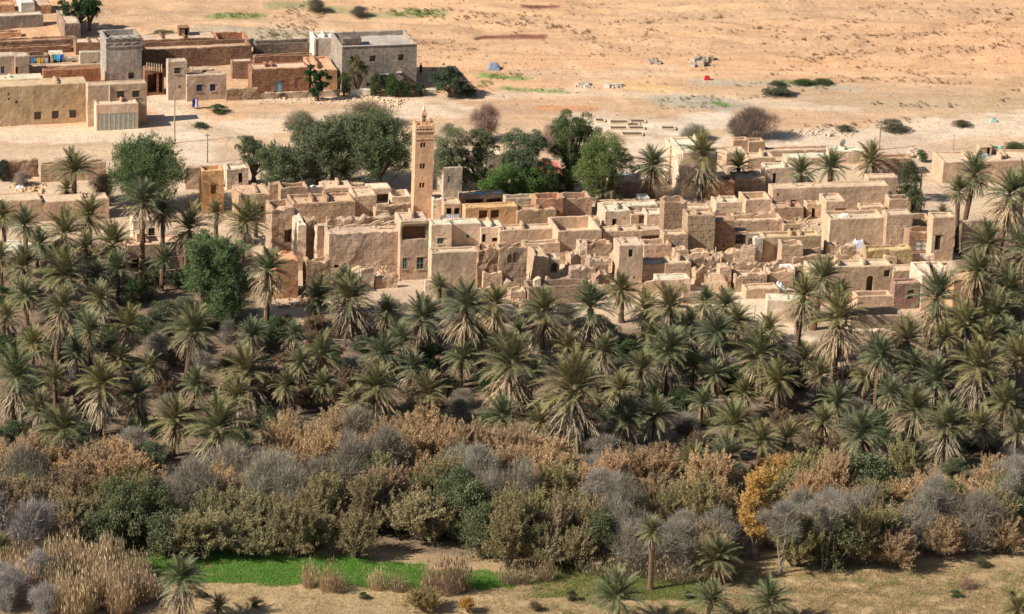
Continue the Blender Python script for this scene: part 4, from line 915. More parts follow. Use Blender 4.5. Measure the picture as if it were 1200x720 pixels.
def sprays(seed, lobes=None, n=200, m=115, leaf=.04, ln=(.28, .6), gr=.05):
    """feathery plumes: many fine leaflets along outward and upward branchlets"""
    rs = np.random.RandomState(100+seed)
    if lobes is None:
        lobes = []
        for _ in range(rs.randint(4, 7)):
            a = rs.uniform(0, 6.28); q = rs.uniform(.15, .6); lobes.append((q*math.cos(a), q*math.sin(a), rs.uniform(.45, 1.05), rs.uniform(.3, .5)))
        lobes.append((0, 0, .45, .75))
    Lb = np.array(lobes); w = Lb[:, 3]**2; w /= w.sum(); ci = rs.choice(len(Lb), n, p=w); C = Lb[ci]
    d = rs.normal(size=(n, 3)); d[:, 2] = np.abs(d[:, 2])*.9-.25; d /= np.linalg.norm(d, axis=1)[:, None]
    s0 = C[:, :3]+d*C[:, 3:4]*rs.uniform(.2, .75, (n, 1)); g = d*.75+np.array([0, 0, .6])+rs.normal(size=(n, 3))*.22; g /= np.linalg.norm(g, axis=1)[:, None]
    le = rs.uniform(*ln, size=(n, 1))*(C[:, 3:4]/.5)**.5
    t = rs.rand(n, m, 1); base = s0[:, None, :]+g[:, None, :]*le[:, None, :]*t
    base = base+rs.normal(size=(n, m, 3))*gr*(1.25-t)*(C[:, None, 3:4]/.5)
    p = base.reshape(-1, 3); k = p[:, 2] > .02; p = p[k]; G = np.repeat(g, m, 0)[k]; N_ = len(p)
    ax = G+rs.normal(size=(N_, 3))*.6; ax /= np.linalg.norm(ax, axis=1)[:, None]; sd_ = np.cross(ax, rs.normal(size=(N_, 3))); sd_ /= np.linalg.norm(sd_, axis=1)[:, None]
    l = leaf*rs.uniform(.6, 1.5, (N_, 1)); V = np.stack([p-sd_*l*.24, p+sd_*l*.24, p+ax*l*1.5], 1).reshape(-1, 3)
    return V, np.arange(N_*3).reshape(-1, 3)
FEATHER = [npmesh('foliage', *cloud(dome(52), 13000, .105, .026, up=.5, out=.9, shell=.35), M_LEAF) for _ in range(1)]
FEATHER = [npmesh('foliage', *sprays(s), M_LEAF) for s in range(7)]
LEAFY = [npmesh('foliage', *cloud(dome(44, r0=.15, r1=.36), 9000, .075, .038, up=.1, quad=True), M_GREENLEAF) for _ in range(3)]
TWIGGY = [npmesh('twigs', *join([cloud(dome(40, r0=.2, r1=.45), 7500, .30, .009, up=.55, out=1.3, shell=.05), cloud(dome(40), 2600, .10, .018, up=.3, out=1)]), M_TWIG) for _ in range(4)]
STEMS = [stems(20, 1.3, .75, NR).me('stems', M_BARK) for _ in range(3)]
def reed_mesh(n=2400, rad=1.0, plume=True, sp=.3):
    a = NR.uniform(0, 6.283, n); q = np.sqrt(NR.rand(n))*rad; x = q*np.cos(a); y = q*np.sin(a); h = NR.uniform(.45, 1.35, n)*(1-.25*(q/rad)**2)*(1+.35*np.sin(x*5+q)*np.cos(y*4.3))
    lean = NR.normal(size=(n, 2))*sp+np.stack([x, y], 1)*.35; w = .010
    b = NR.uniform(0, 3.14, n); dx, dy = np.cos(b)*w, np.sin(b)*w; z0 = np.zeros(n)-.05
    V = np.stack([np.stack([x-dx, y-dy, z0], 1), np.stack([x+dx, y+dy, z0], 1), np.stack([x+lean[:, 0], y+lean[:, 1], h], 1)], 1).reshape(-1, 3)
    tr = np.arange(n*3).reshape(-1, 3); parts = [(V, tr)]
    if plume:
        t = np.stack([x+lean[:, 0], y+lean[:, 1], h], 1)[:n//2]; m = len(t); s = NR.normal(size=(m, 3))*.03; k = np.stack([t-[0, 0, .16]-s, t-[0, 0, .1]+s, t+[0.02, 0, .05]], 1).reshape(-1, 3)
        parts.append((k, np.arange(m*3).reshape(-1, 3)))
    return npmesh('blades', *join(parts), M_GRASS)
REEDS = [reed_mesh() for _ in range(3)]; TUFTS = [reed_mesh(520, .8, True, .34) for _ in range(3)]
def shrub(u, vb, r, hpx, kind, col, label=None, phrase=None, group=None, cat='shrub', name='shrub'):
    """u, vb: middle of its foot in the photo; r, hpx: half width and height in photo pixels"""
    g = ground(u, vb); k = ppm(g); rx = r/k; hz = hpx/k/1.5/CP
    root = bpy.data.objects.new(name, None); COL.objects.link(root); root.location = g; root.rotation_euler = (0, 0, R.uniform(0, 6.28)); root.empty_display_size = .5
    src = {'f': FEATHER, 'l': LEAFY, 't': TWIGGY, 'r': REEDS, 'u': TUFTS}[kind]
    hh = hz*1.5/1.25 if kind in 'ru' else hz
    link({'f': 'foliage', 'l': 'foliage', 't': 'twigs', 'r': 'blades', 'u': 'blades'}[kind], R.choice(src), root, scale=(rx, rx*R.uniform(.85, 1.1), hh), color=vary(col))
    if kind not in 'ru': link('stems', R.choice(STEMS), root, scale=(rx, rx, hz), color=(.20, .165, .135) if kind == 't' else (.13, .10, .075))
    if label: tag(root, label, cat, group)
    else: AUTO.append((root, phrase, cat, u, vb-hpx*.5, group))
    return root
def tree(u, vb, r, hpx, col, label, lobes=None, plume=False, grow=1.15, name='broadleaf_tree', leaf=.19, n=15000, trunk_h=.12, wide=.8, seed=1, gaps=.3, group=None, mat=None, shape=1.0):
    """lobes: (du, dv_up, r) in photo pixels relative to the foot; each becomes leaf clumps at its own depth"""
    g = ground(u, vb); k = ppm(g); rs = np.random.RandomState(seed); H_ = hpx/k/CP; RX = r/k
    root = bpy.data.objects.new(name, None); COL.objects.link(root); root.location = g; root.empty_display_size = .5
    cl = []; LB = []
    if lobes is None: lobes = [(0, hpx*.62, r*.9)]
    for du, dv, lr in lobes:
        cx, cz, R0 = du/k, dv/k/CP, lr/k*grow; LB.append((cx, rs.uniform(-.3, .3)*R0, cz, R0*.8))
        for _ in range(max(10, int(30*(R0/2.5)**1.5))):
            d = rs.normal(size=3); d /= np.linalg.norm(d); q = rs.uniform(.45, 1)
            cr = R0*rs.uniform(.16, .36); z = max(cr*.6+trunk_h*H_*.4, cz+d[2]*(R0-cr*.5)*q*shape)
            cl.append((cx+d[0]*(R0-cr*.5)*q, d[1]*(R0-cr*.5)*q*wide+rs.uniform(-.3, .3)*R0, z, cr))
    V, tr = cloud(cl, int(n*1.7), leaf, leaf*.48, up=-.05, out=.4, rs=rs, shell=.45, quad=True)
    if plume:
        V, tr = sprays(seed, cl+[(a, b, c, d*.8) for a, b, c, d in LB], n=int(n/26), m=46, leaf=leaf*.9, ln=(.45, .95), gr=.13)
    link('crown', npmesh('crown', V, tr, mat or M_GREENLEAF), root, color=col)
    mb = MB(); tr_ = .05*H_+.1; fork = (0, 0, trunk_h*H_)
    mb.tube([(0, 0, -.2), (.05, 0, fork[2]*.5), fork], [tr_, tr_*.8, tr_*.65], 8)
    for c in sorted(cl, key=lambda c: -c[3])[:16]:
        m = ((c[0])*.45, c[1]*.45, fork[2]+(c[2]-fork[2])*.5); mb.tube([fork, m, c[:3]], [tr_*.4, tr_*.22, .03], 5)
    link('trunk', mb.me('trunk', M_BARK), root, color=(.16, .12, .09)); tag(root, label, 'tree', group); return root

# ------------------------------------------------------------------ green trees
DG = (.055, .105, .03); MG = (.075, .125, .035); BG_ = (.14, .24, .06); GG = (.21, .235, .13)
tree(172, 246, 47, 86, (.11, .165, .065), 'big round green tree left of the orange tower house', [(0,44,38),(-18,30,26),(20,32,26),(4,66,22),(-14,60,20),(18,58,20)], n=34000, seed=2, plume=True)
tree(372, 222, 34, 84, GG, 'grey green tamarisk at the left of the tree clump behind the village', [(0,40,28),(-12,62,20),(10,66,17),(-8,22,22)], n=26000, seed=3, plume=True, grow=1.3)
tree(405, 222, 34, 84, (.19,.225,.12), 'feathery green tree in the centre of the clump behind the village', [(0,45,30),(8,66,20),(-10,28,22)], n=28000, seed=4, plume=True, grow=1.3)
tree(444, 222, 34, 88, (.165,.21,.10), 'dense green tree at the right of the clump beside the minaret', [(0,45,31),(-6,66,20),(14,30,20),(12,60,16)], n=28000, seed=5, plume=True, grow=1.3)
tree(330, 224, 28, 56, (.16,.19,.10), 'low spreading green tree left of the clump behind the village', [(0,24,22),(-12,36,15),(12,34,15)], n=18000, seed=6, plume=True, grow=1.3)
tree(297, 214, 24, 56, (.15,.17,.09), 'sparse olive tree above the low orange house', [(0,36,17),(-10,44,12),(10,28,14)], n=8000, seed=7)
tree(531, 228, 28, 80, (.185,.20,.11), 'open crowned dark olive tree right of the minaret', [(-4,58,20),(-12,36,19),(6,34,18),(8,18,16),(-2,10,14)], n=22000, seed=8, grow=1.3)
tree(562, 226, 18, 72, (.13,.15,.075), 'slender dark olive tree beside the open crowned one', [(0,56,14),(6,48,12),(-6,34,14),(2,20,12)], n=14000, seed=9, grow=1.4)
tree(612, 230, 30, 80, (.14,.18,.095), 'tall blue green tree above the bright green bush tree', [(2,54,22),(-12,40,16),(14,62,13),(8,26,18)], n=26000, seed=10, grow=1.3)
tree(598, 234, 36, 42, BG_, 'bright green rounded bush tree between minaret and dark trees', [(0,18,22),(-22,14,16),(22,18,17),(6,26,15)], n=22000, seed=11, grow=1.25)
tree(668, 226, 28, 96, (.11,.155,.055), 'tallest dark green tree with ragged top in the rear clump', [(-2,72,22),(18,66,15),(-10,50,17),(4,40,17),(2,18,18)], n=27000, seed=12, grow=1.25)
tree(704, 236, 37, 78, (.14,.19,.055), 'yellow green leaning tree at the right of the rear clump', [(0,50,28),(18,42,19),(-14,34,20),(-14,12,16),(28,52,10)], n=27000, seed=13, grow=1.2)
tree(640, 232, 26, 42, (.045,.075,.025), 'low dark green tree below the salmon roof', [(0,20,18),(-14,12,12),(14,12,13)], n=15000, seed=14, grow=1.4)
tree(252, 376, 42, 100, (.14,.20,.085), 'large bright green tree with round lobes among the left palms', [(-8,74,26),(14,66,24),(6,40,28),(-20,48,19),(26,30,18),(8,16,22)], n=40000, seed=15, plume=True)
tree(371, 118, 15, 46, (.03,.085,.025), 'dark green twin crowned tree beside the unfinished house', [(-6,26,10),(7,24,10),(-5,36,7),(6,34,7),(0,14,10)], n=11000, seed=16)
tree(419, 112, 17, 48, (.12,.115,.04), 'yellowing sparse tree before the unfinished house', [(-2,34,11),(6,26,9),(-8,24,8)], n=3200, seed=17)
tree(527, 114, 24, 40, (.065,.10,.055), 'blue green rounded bush tree right of the unfinished house', [(-3,18,17),(-4,30,9),(16,10,12)], n=13000, seed=18)
tree(90, 36, 30, 40, (.03,.075,.02), 'dark shade tree behind the long cream barn', [(-6,26,14),(12,24,14),(-18,28,9),(22,28,8)], n=12000, seed=19)
tree(105, 36, 12, 34, (.04,.07,.02), 'small loose tree next to the dark shade tree', [(2,24,10)], n=3000, seed=20)
for u, r_, h_, c, l in ((403, 8, 28, (.08,.13,.04), 'slim green shrub at the corner of the unfinished house'), (440, 9, 26, (.07,.1,.04), 'dusky shrub under the middle window of the unfinished house'),
                     (458, 11, 26, (.06,.11,.035), 'green shrub beside the door of the unfinished house'), (474, 9, 22, (.06,.1,.04), 'dark green shrub near the right corner of the unfinished house'),
                     (490, 10, 16, (.05,.08,.04), 'low dark shrub beyond the right corner of the unfinished house'), (547, 12, 16, (.06,.08,.04), 'low spreading shrub right of the blue green bush tree')):
    shrub(u, 113, r_, h_, 'l', c, label=l)
for (u, vb, r, h, kd, c, l) in ((884, 162, 30, 34, 't', (.19,.14,.11), 'large bare purplish thicket behind the twin brown blocks'), (862, 160, 14, 18, 't', (.20,.16,.12), 'small bare thicket left of the purplish one'),
        (813, 163, 18, 16, 't', (.2,.19,.13), 'grey green thicket behind the tallest skirted palm'), (911, 112, 19, 16, 'l', (.09,.11,.065), 'round grey green bush alone on the sand flat'),
        (568, 165, 20, 40, 't', (.36,.25,.19), 'leafless pinkish tree behind the two dark olive trees'), (645, 178, 18, 30, 't', (.34,.24,.18), 'leafless pinkish tree left of the tallest dark tree'),
        (425, 148, 40, 26, 't', (.30,.22,.15), 'bare brown thicket above the clump behind the village'), (350, 150, 20, 18, 't', (.25,.2,.14), 'small bare thicket left above the clump'),
        (1064, 236, 16, 46, 'l', (.09,.10,.05), 'dusty hedge bush at the top of the shaded lane'), (1070, 254, 14, 36, 'l', (.10,.12,.06), 'olive bush at the foot of the shaded lane'),
        (1080, 190, 7, 14, 'l', (.09,.13,.05), 'little green bush beside the lane pole'), (1158, 178, 12, 8, 'l', (.12,.15,.08), 'low green clump right of the lane'),
        (1190, 176, 14, 9, 'l', (.09,.13,.05), 'low green clump at the right picture edge'), (1047, 152, 22, 10, 'l', (.13,.12,.07), 'flat row of saltbush by the broad track'),
        (1127, 148, 13, 6, 'l', (.13,.12,.07), 'short saltbush clump by the broad track'), (990, 154, 12, 7, 'l', (.12,.13,.06), 'saltbush tuft left of the lone pole'),
        (255, 132, 13, 9, 'l', (.06,.11,.03), 'dark green patch bush below the two blue windows'), (235, 150, 12, 6, 'l', (.05,.09,.03), 'flat green bush in the shaded yard'),
        (290, 178, 12, 16, 't', (.2,.17,.12), 'scraggy bush above the small plastered room'), (24, 218, 10, 16, 't', (.3,.24,.2), 'bare grey bush on the left rear terrace'),
        (4, 212, 12, 24, 'l', (.06,.07,.05), 'dark bush against the orange brown garden wall'), (120, 236, 18, 30, 't', (.3,.21,.16), 'dry reddish thicket between tall palm and big green tree'),
        (370, 14, 14, 14, 't', (.18,.16,.12), 'thorny grey bush at the top edge'), (421, 20, 12, 12, 't', (.18,.16,.12), 'grey bush left of the green top strip'),
        (190, 46, 18, 10, 'l', (.11,.13,.05), 'low weedy bush on the brick roof edge'), (940, 99, 16, 5, 'l', (.07,.11,.035), 'flat green hedge beside the round grey green bush'),
        (962, 98, 14, 5, 'l', (.09,.12,.04), 'flat green hedge right of its twin')):
    shrub(u, vb, r, h, kd, c, label=l)

# ------------------------------------------------------------------ date palms: crown centre, crown radius, drop to the foot (photo pixels)
PALMS = [
 (88,200,27,46,0),(76,222,14,22,1),(31,262,22,80,1),(74,272,30,50,2),(105,254,26,50,1),(130,285,27,48,1),(166,236,28,86,1),(191,246,20,70,1),(218,268,29,50,1),(138,316,22,45,1),
 (189,306,18,35,0),(281,260,29,60,1),(253,250,16,40,1),(72,322,31,50,1),(26,312,24,45,1),(6,252,20,45,1),(50,286,20,40,1),(8,372,20,40,1),(2,300,18,40,1),(300,248,12,30,1),
 (63,362,24,97,2),(102,386,22,55,1),(147,382,24,60,1),(217,385,31,74,1),(17,440,36,60,2),(65,444,20,34,0),(117,450,30,60,2),(160,462,23,45,2),(73,503,32,48,2),(202,493,29,48,1),
 (253,503,40,60,2),(297,392,22,30,1),(370,350,20,40,1),(377,415,27,38,1),(293,436,30,42,2),(262,430,17,30,0),(333,452,20,42,1),(378,452,20,36,1),(277,464,24,38,2),(32,345,20,42,1),
 (312,315,25,76,2),(372,338,18,36,1),(403,332,22,40,1),(110,320,18,45,1),(120,350,20,44,2),(38,400,22,46,1),(90,412,18,44,1),(180,432,18,40,1),(238,330,14,30,1),(340,395,18,32,1),
 (412,348,30,50,2),(450,366,19,40,1),(493,372,28,46,1),(540,360,30,88,2),(577,355,24,44,2),(514,336,15,30,0),(443,415,26,45,1),(438,452,28,52,2),(500,460,27,38,0),(597,426,38,62,2),
 (604,392,18,34,0),(638,366,30,56,2),(663,406,20,36,1),(693,360,31,60,2),(728,340,23,44,1),(753,362,22,50,1),(787,359,28,60,2),(667,458,46,70,2),(750,432,22,56,1),(780,412,30,52,2),
 (733,490,28,42,1),(768,488,27,44,1),(587,486,25,40,1),(763,392,17,36,1),(411,470,20,42,1),(630,495,22,34,1),(705,412,20,44,2),(472,400,22,44,1),(540,420,22,40,1),(480,430,20,38,2),
 (827,352,18,40,1),(847,354,20,50,2),(864,376,22,50,1),(831,389,25,60,2),(904,387,21,44,1),(953,322,25,64,1),(931,344,24,86,2),(975,376,35,90,2),(889,416,35,54,1),(788,408,22,46,1),
 (978,342,15,40,0),(1089,347,34,62,2),(1139,318,24,66,1),(1060,397,27,44,1),(1105,397,21,44,1),(1130,379,26,50,2),(1159,366,28,48,1),(1180,344,27,52,1),(1151,399,22,44,1),(1175,392,20,42,1),
 (1196,407,25,50,2),(1027,410,20,46,1),(1126,203,25,80,1),(1121,224,19,72,1),(1167,224,29,96,2),(1194,213,23,50,0),(1183,254,19,44,1),(1152,289,30,54,1),(1192,291,28,54,2),(1140,312,18,42,1),
 (938,203,20,24,0),(972,196,22,28,0),(1021,188,23,26,1),(1104,249,11,14,0),(820,184,29,48,2),(865,195,19,22,0),(765,194,24,42,1),(716,224,19,14,0),(1025,419,23,66,1),(1093,446,29,50,1),
 (1137,430,35,66,2),(1193,420,27,60,2),(982,472,23,36,1),(860,496,29,40,0),(890,516,25,34,0),(917,512,22,38,1),(850,536,30,46,2),(1007,510,31,44,1),(1063,480,30,46,2),(1110,500,29,46,2),
 (1173,472,25,46,1),(963,495,20,36,1),(910,446,25,50,1),(812,542,24,36,0),(1042,462,21,44,1),(955,440,20,42,1),(838,440,18,34,1),(820,470,18,30,1),(1010,440,18,40,1),(1155,448,20,44,1),
 (210,676,29,52,2),(762,624,18,68,1),(722,700,36,32,0),(838,656,29,34,1),(830,704,28,24,0),(903,706,30,24,0),(1192,716,22,20,0),(7,640,17,26,1),(258,712,16,14,0),(1150,340,18,40,1),
 (1185,372,18,40,1),(1070,430,20,46,1),(1150,500,22,40,1),(1190,505,22,40,1),(560,400,20,44,2),(620,440,18,36,1),(650,480,20,34,1),(350,425,18,34,1),(225,450,20,36,1),(140,420,18,36,1),
 (45,480,22,40,1),(690,450,20,40,1),(720,455,22,42,1),(800,380,20,44,2),(810,430,18,36,1),(870,460,20,34,1),(940,420,18,44,1),(1180,325,18,40,1),(100,290,20,44,2),(245,300,16,36,1),
]
for cx, cy, r, tr, sk in PALMS: palm(cx, cy, r, tr, skirt_=sk)

# ------------------------------------------------------------------ undergrowth of the grove
TOPS = [(-40,552),(60,562),(130,560),(200,584),(285,578),(330,530),(420,524),(500,532),(560,538),(630,556),(690,572),(760,562),(810,592),(860,586),(930,568),(1050,576),(1110,586),(1160,572),(1260,568)]
def belt_top(u): return float(np.interp(u, [q[0] for q in TOPS], [q[1] for q in TOPS]))
taken = []
def free(u, v, d, ky=1.6):
    for a, b in taken:
        if (u-a)**2+((v-b)*ky)**2 < d*d: return False
    taken.append((u, v)); return True
n = 0; tries = 0; rg = random.Random(21)
while n < 250 and tries < 6000:
    tries += 1; u = rg.uniform(-10, 1210); v = rg.uniform(330, 590)
    if v > belt_top(u)-6: continue
    if u > 300 and v < 372 + 10*math.sin(u*.02) + (34 if 840 < u < 1120 else 0): continue
    if 850 < u < 945 and v < 425: continue
    if not free(u, v, 23): continue
    n += 1; q = noise.noise(Vector((u*.006, v*.012, 3)))+rg.uniform(-.25, .25)
    if u < 330 and v < 440: q += .25
    if q > .12: shrub(u, v, rg.uniform(15, 26), rg.uniform(18, 32), 'l', (.13, .15, .08) if rg.random() < .6 else (.09, .13, .05), phrase='dusty green undergrowth bush', group='undergrowth bushes between the palms', name='bush', cat='bush')
    elif q > -.1: shrub(u, v, rg.uniform(14, 24), rg.uniform(16, 28), 't', (.28, .25, .20), name='bare_shrub', cat='bare shrub', phrase='bare grey undergrowth bush', group='undergrowth bushes between the palms')
    else: shrub(u, v, rg.uniform(15, 25), rg.uniform(16, 28), 'f', (.24, .175, .11), name='dry_bush', cat='dry bush', phrase='dry brown undergrowth bush', group='undergrowth bushes between the palms')

# ------------------------------------------------------------------ the tamarisk belt
TAN = (.49, .34, .19); OLV = (.28, .255, .12); GRY = (.245, .215, .165); DGR = (.14, .155, .075); ORG = (.52, .31, .12); YEL = (.55, .30, .05); PNK = (.44, .315, .185)
def belt_bot(u): return 646 + (10 if u < 150 else 0) + (9 if 150 < u < 460 else 0) + (22 if u > 560 else 0)
rg = random.Random(33); cells = []
v = 524.0; row = 0
while v < 676:
    u = -14 + (row % 2)*13
    while u < 1214:
        uu = u+rg.uniform(-7, 7); vv = v+rg.uniform(-5, 5)
        if belt_top(uu) < vv < belt_bot(uu): cells.append((uu, vv))
        u += 38
    v += 18; row += 1
def belt_kind(u, v):
    q = noise.noise(Vector((u*.008, v*.016, 11)))+rg.uniform(-.3, .3); t = (v-belt_top(u))/(belt_bot(u)-belt_top(u))
    if 205 < u < 320 and v > 615: return 'f', (.31, .29, .15), 'pale olive reed like tamarisk'
    if u < 60 and v > 640: return 't', (.30, .27, .25), 'bare grey shrub'
    if u > 880 and t < .45:
        return rg.choice([('f', TAN, 'tan feathery tamarisk'), ('f', TAN, 'tan feathery tamarisk'), ('f', ORG, 'orange feathery tamarisk'), ('f', OLV, 'olive feathery tamarisk'), ('l', DGR, 'dark green bush')])
    if u > 880:
        return rg.choice([('t', GRY, 'bare grey shrub'), ('f', OLV, 'olive feathery tamarisk'), ('l', DGR, 'dark green bush'), ('f', (.36,.26,.15), 'tan feathery tamarisk'), ('f', OLV, 'olive feathery tamarisk')])
    if t < .42:
        if q > .42: return 't', GRY, 'bare grey shrub'
        if q < -.42: return 'f', (.50, .33, .13), 'orange feathery tamarisk'
        return ('f', TAN, 'tan feathery tamarisk') if rg.random() < .75 else ('f', PNK, 'pinkish feathery tamarisk')
    if t < .72:
        if q > .1: return 't', GRY, 'bare grey shrub'
        if q > -.25: return 'f', OLV, 'olive feathery tamarisk'
        return 'f', (.36, .265, .16), 'tan feathery tamarisk'
    if u > 720 and q > -.2: return 't', (.25, .225, .175), 'bare grey shrub'
    if q > .5: return 'l', DGR, 'dark green bush'
    return ('f', (.28, .235, .125), 'olive feathery tamarisk') if rg.random() < .75 else ('f', (.34, .255, .16), 'tan feathery tamarisk')
for u, v in cells:
    if 852 < u < 922 and v > 596: continue
    k, c, ph = belt_kind(u, v); t = (v-belt_top(u))/(belt_bot(u)-belt_top(u))
    shrub(u, v, rg.uniform(27, 42), rg.uniform(42, 76)*(1.0 if t > .3 else .85), k, c, phrase=ph, group='tamarisk belt along the field', cat={'f': 'tamarisk', 't': 'bare shrub', 'l': 'bush'}[k], name={'f': 'tamarisk', 't': 'bare_shrub', 'l': 'bush'}[k])
# the yellow-leaved trees and pale-stemmed trees on the right
shrub(896, 640, 22, 44, 't', (.27,.235,.18), label='bare grey brown shrub behind the yellow orange tree')
shrub(860, 650, 20, 36, 't', (.27,.235,.18), label='bare grey brown shrub left of the yellow orange tree foot')
tree(884, 656, 22, 112, (.58, .37, .12), 'bright yellow orange autumn tree in the belt', [(-2,90,13),(-8,70,12),(8,96,10),(-10,48,13),(2,32,13),(6,60,11)], n=17000, seed=30, leaf=.15, plume=True, grow=1.25, mat=M_LEAF, name='autumn_tree')
tree(905, 578, 26, 40, (.56, .36, .13), 'low orange yellow tree crown above the bright autumn tree', [(-10,26,13),(8,24,14),(20,18,9)], n=14000, seed=31, leaf=.15, plume=True, grow=1.1, mat=M_LEAF, name='autumn_tree')
for u, vb, h, l in ((915, 672, 92, 'bare tree with leaning pale trunk right of the yellow autumn tree'), (965, 668, 96, 'bare tree with twin white stems in front of the belt'), (1092, 640, 84, 'bare grey headed tree with a straight pale stem'),
                    (1188, 620, 84, 'bare grey tree at the right end of the belt'), (700, 640, 90, 'bare pale branched tree in the grey middle of the belt'), (560, 600, 80, 'bare grey tree with a pale fork left of the belt centre')):
    g = ground(u, vb); k = ppm(g); H_ = h/k/CP; rs = np.random.RandomState(u)
    root = bpy.data.objects.new('bare_tree', None); COL.objects.link(root); root.location = g
    mb = MB()
    for s in range(4):
        a = rs.uniform(0, 6.28); tx, ty = math.cos(a)*1.3, math.sin(a)*1.0; pts = [(0.15*math.cos(a), .15*math.sin(a), -.2)]
        for i in range(1, 7): t = i/6; pts.append((tx*t+rs.normal()*.12, ty*t+rs.normal()*.12, H_*.8*t))
        mb.tube(pts, [.11*(1-.7*i/6) for i in range(7)], 5)
        for i in range(2, 7):
            for _ in range(3):
                d = rs.normal(size=3); p = Vector(pts[i]); q = p+Vector((d[0]*.7, d[1]*.7, abs(d[2])*.6+.4)); mb.tube([p, q], [.035, .012], 4)
    link('trunk', mb.me('trunk', M_BARK), root, color=(.27, .225, .175))
    cl = [(rs.normal()*.8, rs.normal()*.7, H_*rs.uniform(.55, .9), rs.uniform(.6, 1.0)) for _ in range(14)]
    link('twigs', npmesh('twigs', *cloud(cl, 7500, .7, .022, up=.5, out=1.2, shell=.1, rs=rs), M_TWIG), root, color=(.30, .275, .23)); tag(root, l, 'tree')

# ------------------------------------------------------------------ reeds, field, grass
rg = random.Random(5)
for i in range(11):
    u, v = rg.uniform(62, 168), rg.uniform(668, 722); shrub(u, v, rg.uniform(12, 20), rg.uniform(28, 46), 'r', (.46, .35, .215), phrase='dry straw coloured reed clump', group='reed clumps at the field edge', cat='reeds', name='reed_clump')
for i in range(7):
    u, v = rg.uniform(15, 75), rg.uniform(664, 700); shrub(u, v, rg.uniform(14, 20), rg.uniform(26, 40), 'r', (.42, .32, .21), phrase='dry straw coloured reed clump', group='reed clumps at the field edge', cat='reeds', name='reed_clump')
for i in range(5): shrub(rg.uniform(-5, 55), rg.uniform(690, 725), 22, rg.uniform(34, 46), 't', (.33, .30, .28), phrase='bare grey shrub', group='tamarisk belt along the field')
for (u, v, r, h, c) in ((362,688,7,34,(.38,.26,.16)),(385,692,9,34,(.40,.27,.16)),(398,694,7,22,(.36,.27,.17)),(442,690,9,26,(.38,.27,.16)),(466,692,8,22,(.36,.26,.17)),(524,694,15,48,(.34,.22,.14)),(538,692,12,40,(.33,.22,.14)),(505,690,10,28,(.3,.22,.14)),
        (596,684,10,26,(.30,.24,.15)),(640,680,9,28,(.36,.25,.15)),(616,682,10,20,(.3,.25,.15)),(710,672,16,26,(.36,.29,.17)),(740,672,18,26,(.38,.3,.17)),(772,676,16,26,(.36,.28,.17)),(796,680,14,18,(.36,.29,.18)),(690,668,16,22,(.28,.24,.14)),(1132,690,6,18,(.4,.25,.2))):
    shrub(u, v, r*1.3, h, 'u', c, phrase='tall pinkish dry reed tuft', group='reed tufts at the green field', cat='reeds', name='reed_clump')
for (u, v, r, h, k, c, l) in ((497,716,26,26,'f',(.27,.19,.08),'squat yellow brown bush on the straw field'),(548,718,11,20,'f',(.42,.24,.05),'yellow leaved little bush on the straw field'),(426,702,7,8,'l',(.06,.1,.03),'tiny dark green bush below the green strip'),
        (670,704,7,12,'l',(.09,.1,.05),'tiny grey green bush left of the foreground palm'),(627,716,10,12,'f',(.2,.15,.08),'low brown weed bush at the bottom edge'),(1150,664,10,10,'l',(.1,.09,.05),'low bush at the foot of the right tamarisk'),
        (235,700,10,8,'l',(.08,.07,.04),'low dark weed beside the skirted foreground palm'),(1186,700,6,7,'l',(.05,.03,.03),'little dark weed at the right field edge'),(296,706,8,6,'f',(.2,.15,.08),'low brown weed on the straw field'),(300,712,6,8,'l',(.07,.1,.04),'little green weed on the straw field'),
        (80,690,16,30,'l',(.10,.11,.06),'dusky green bush between the reeds and the grey shrubs'),(1120,700,8,8,'l',(.08,.12,.05),'small green weed near the right tamarisk'),(806,702,6,9,'l',(.05,.09,.035),'dark green tuft right of the lone stout palm')):
    shrub(u, v, r, h, k, c, label=l)
def blades(name, label, polys, n, h0, h1, col, w=.03, patch=None):
    """grass over ground areas given as photo-pixel boxes (u0,u1,v0,v1) with soft edges"""
    ps = []
    while len(ps) < n:
        u0, u1, v0, v1 = R.choice(polys); u, v = R.uniform(u0, u1), R.uniform(v0, v1)
        q = noise.noise(Vector((u*.02, v*.05, 7)))
        if min(u-u0, u1-u) < 20*abs(q)+2 and R.random() < .6: continue
        if min(v-v0, v1-v) < 6*abs(noise.noise(Vector((u*.03, 1, 4)))) : continue
        if patch and noise.noise(Vector((u*.035, v*.11, 17))) < patch: continue
        ps.append((u, v))
    P = np.array([tuple(ground(u, v)) for u, v in ps])
    k = 5; P = np.repeat(P, k, 0)+np.concatenate([NR.normal(size=(n*k, 2))*.16, np.zeros((n*k, 1))], 1); m = len(P)
    a = NR.uniform(0, 6.28, m); d = np.stack([np.cos(a)*w, np.sin(a)*w, np.zeros(m)], 1); h = NR.uniform(h0, h1, m)
    tip = P+np.stack([NR.normal(size=m)*.3*h, NR.normal(size=m)*.3*h, h], 1); P[:, 2] -= .05
    V = np.stack([P-d, P+d, tip], 1).reshape(-1, 3); tag(link(name, npmesh(name, V, np.arange(m*3).reshape(-1, 3), M_GRASS), color=col), label, 'grass', kind='stuff')
blades('green_crop', 'bright green strip of young crop along the tamarisks', [(165,420,647,684),(165,300,645,684),(165,330,647,684),(300,440,652,688),(300,440,652,688),(420,500,660,690),(480,600,668,692),(545,600,676,692)], 19000, .12, .36, (.17, .33, .06), patch=-.6)
blades('green_crop', 'yellow green patch of crop left of the lone stout palm', [(625,760,662,702),(700,830,676,704)], 6500, .15, .35, (.25, .29, .08), patch=0.0)
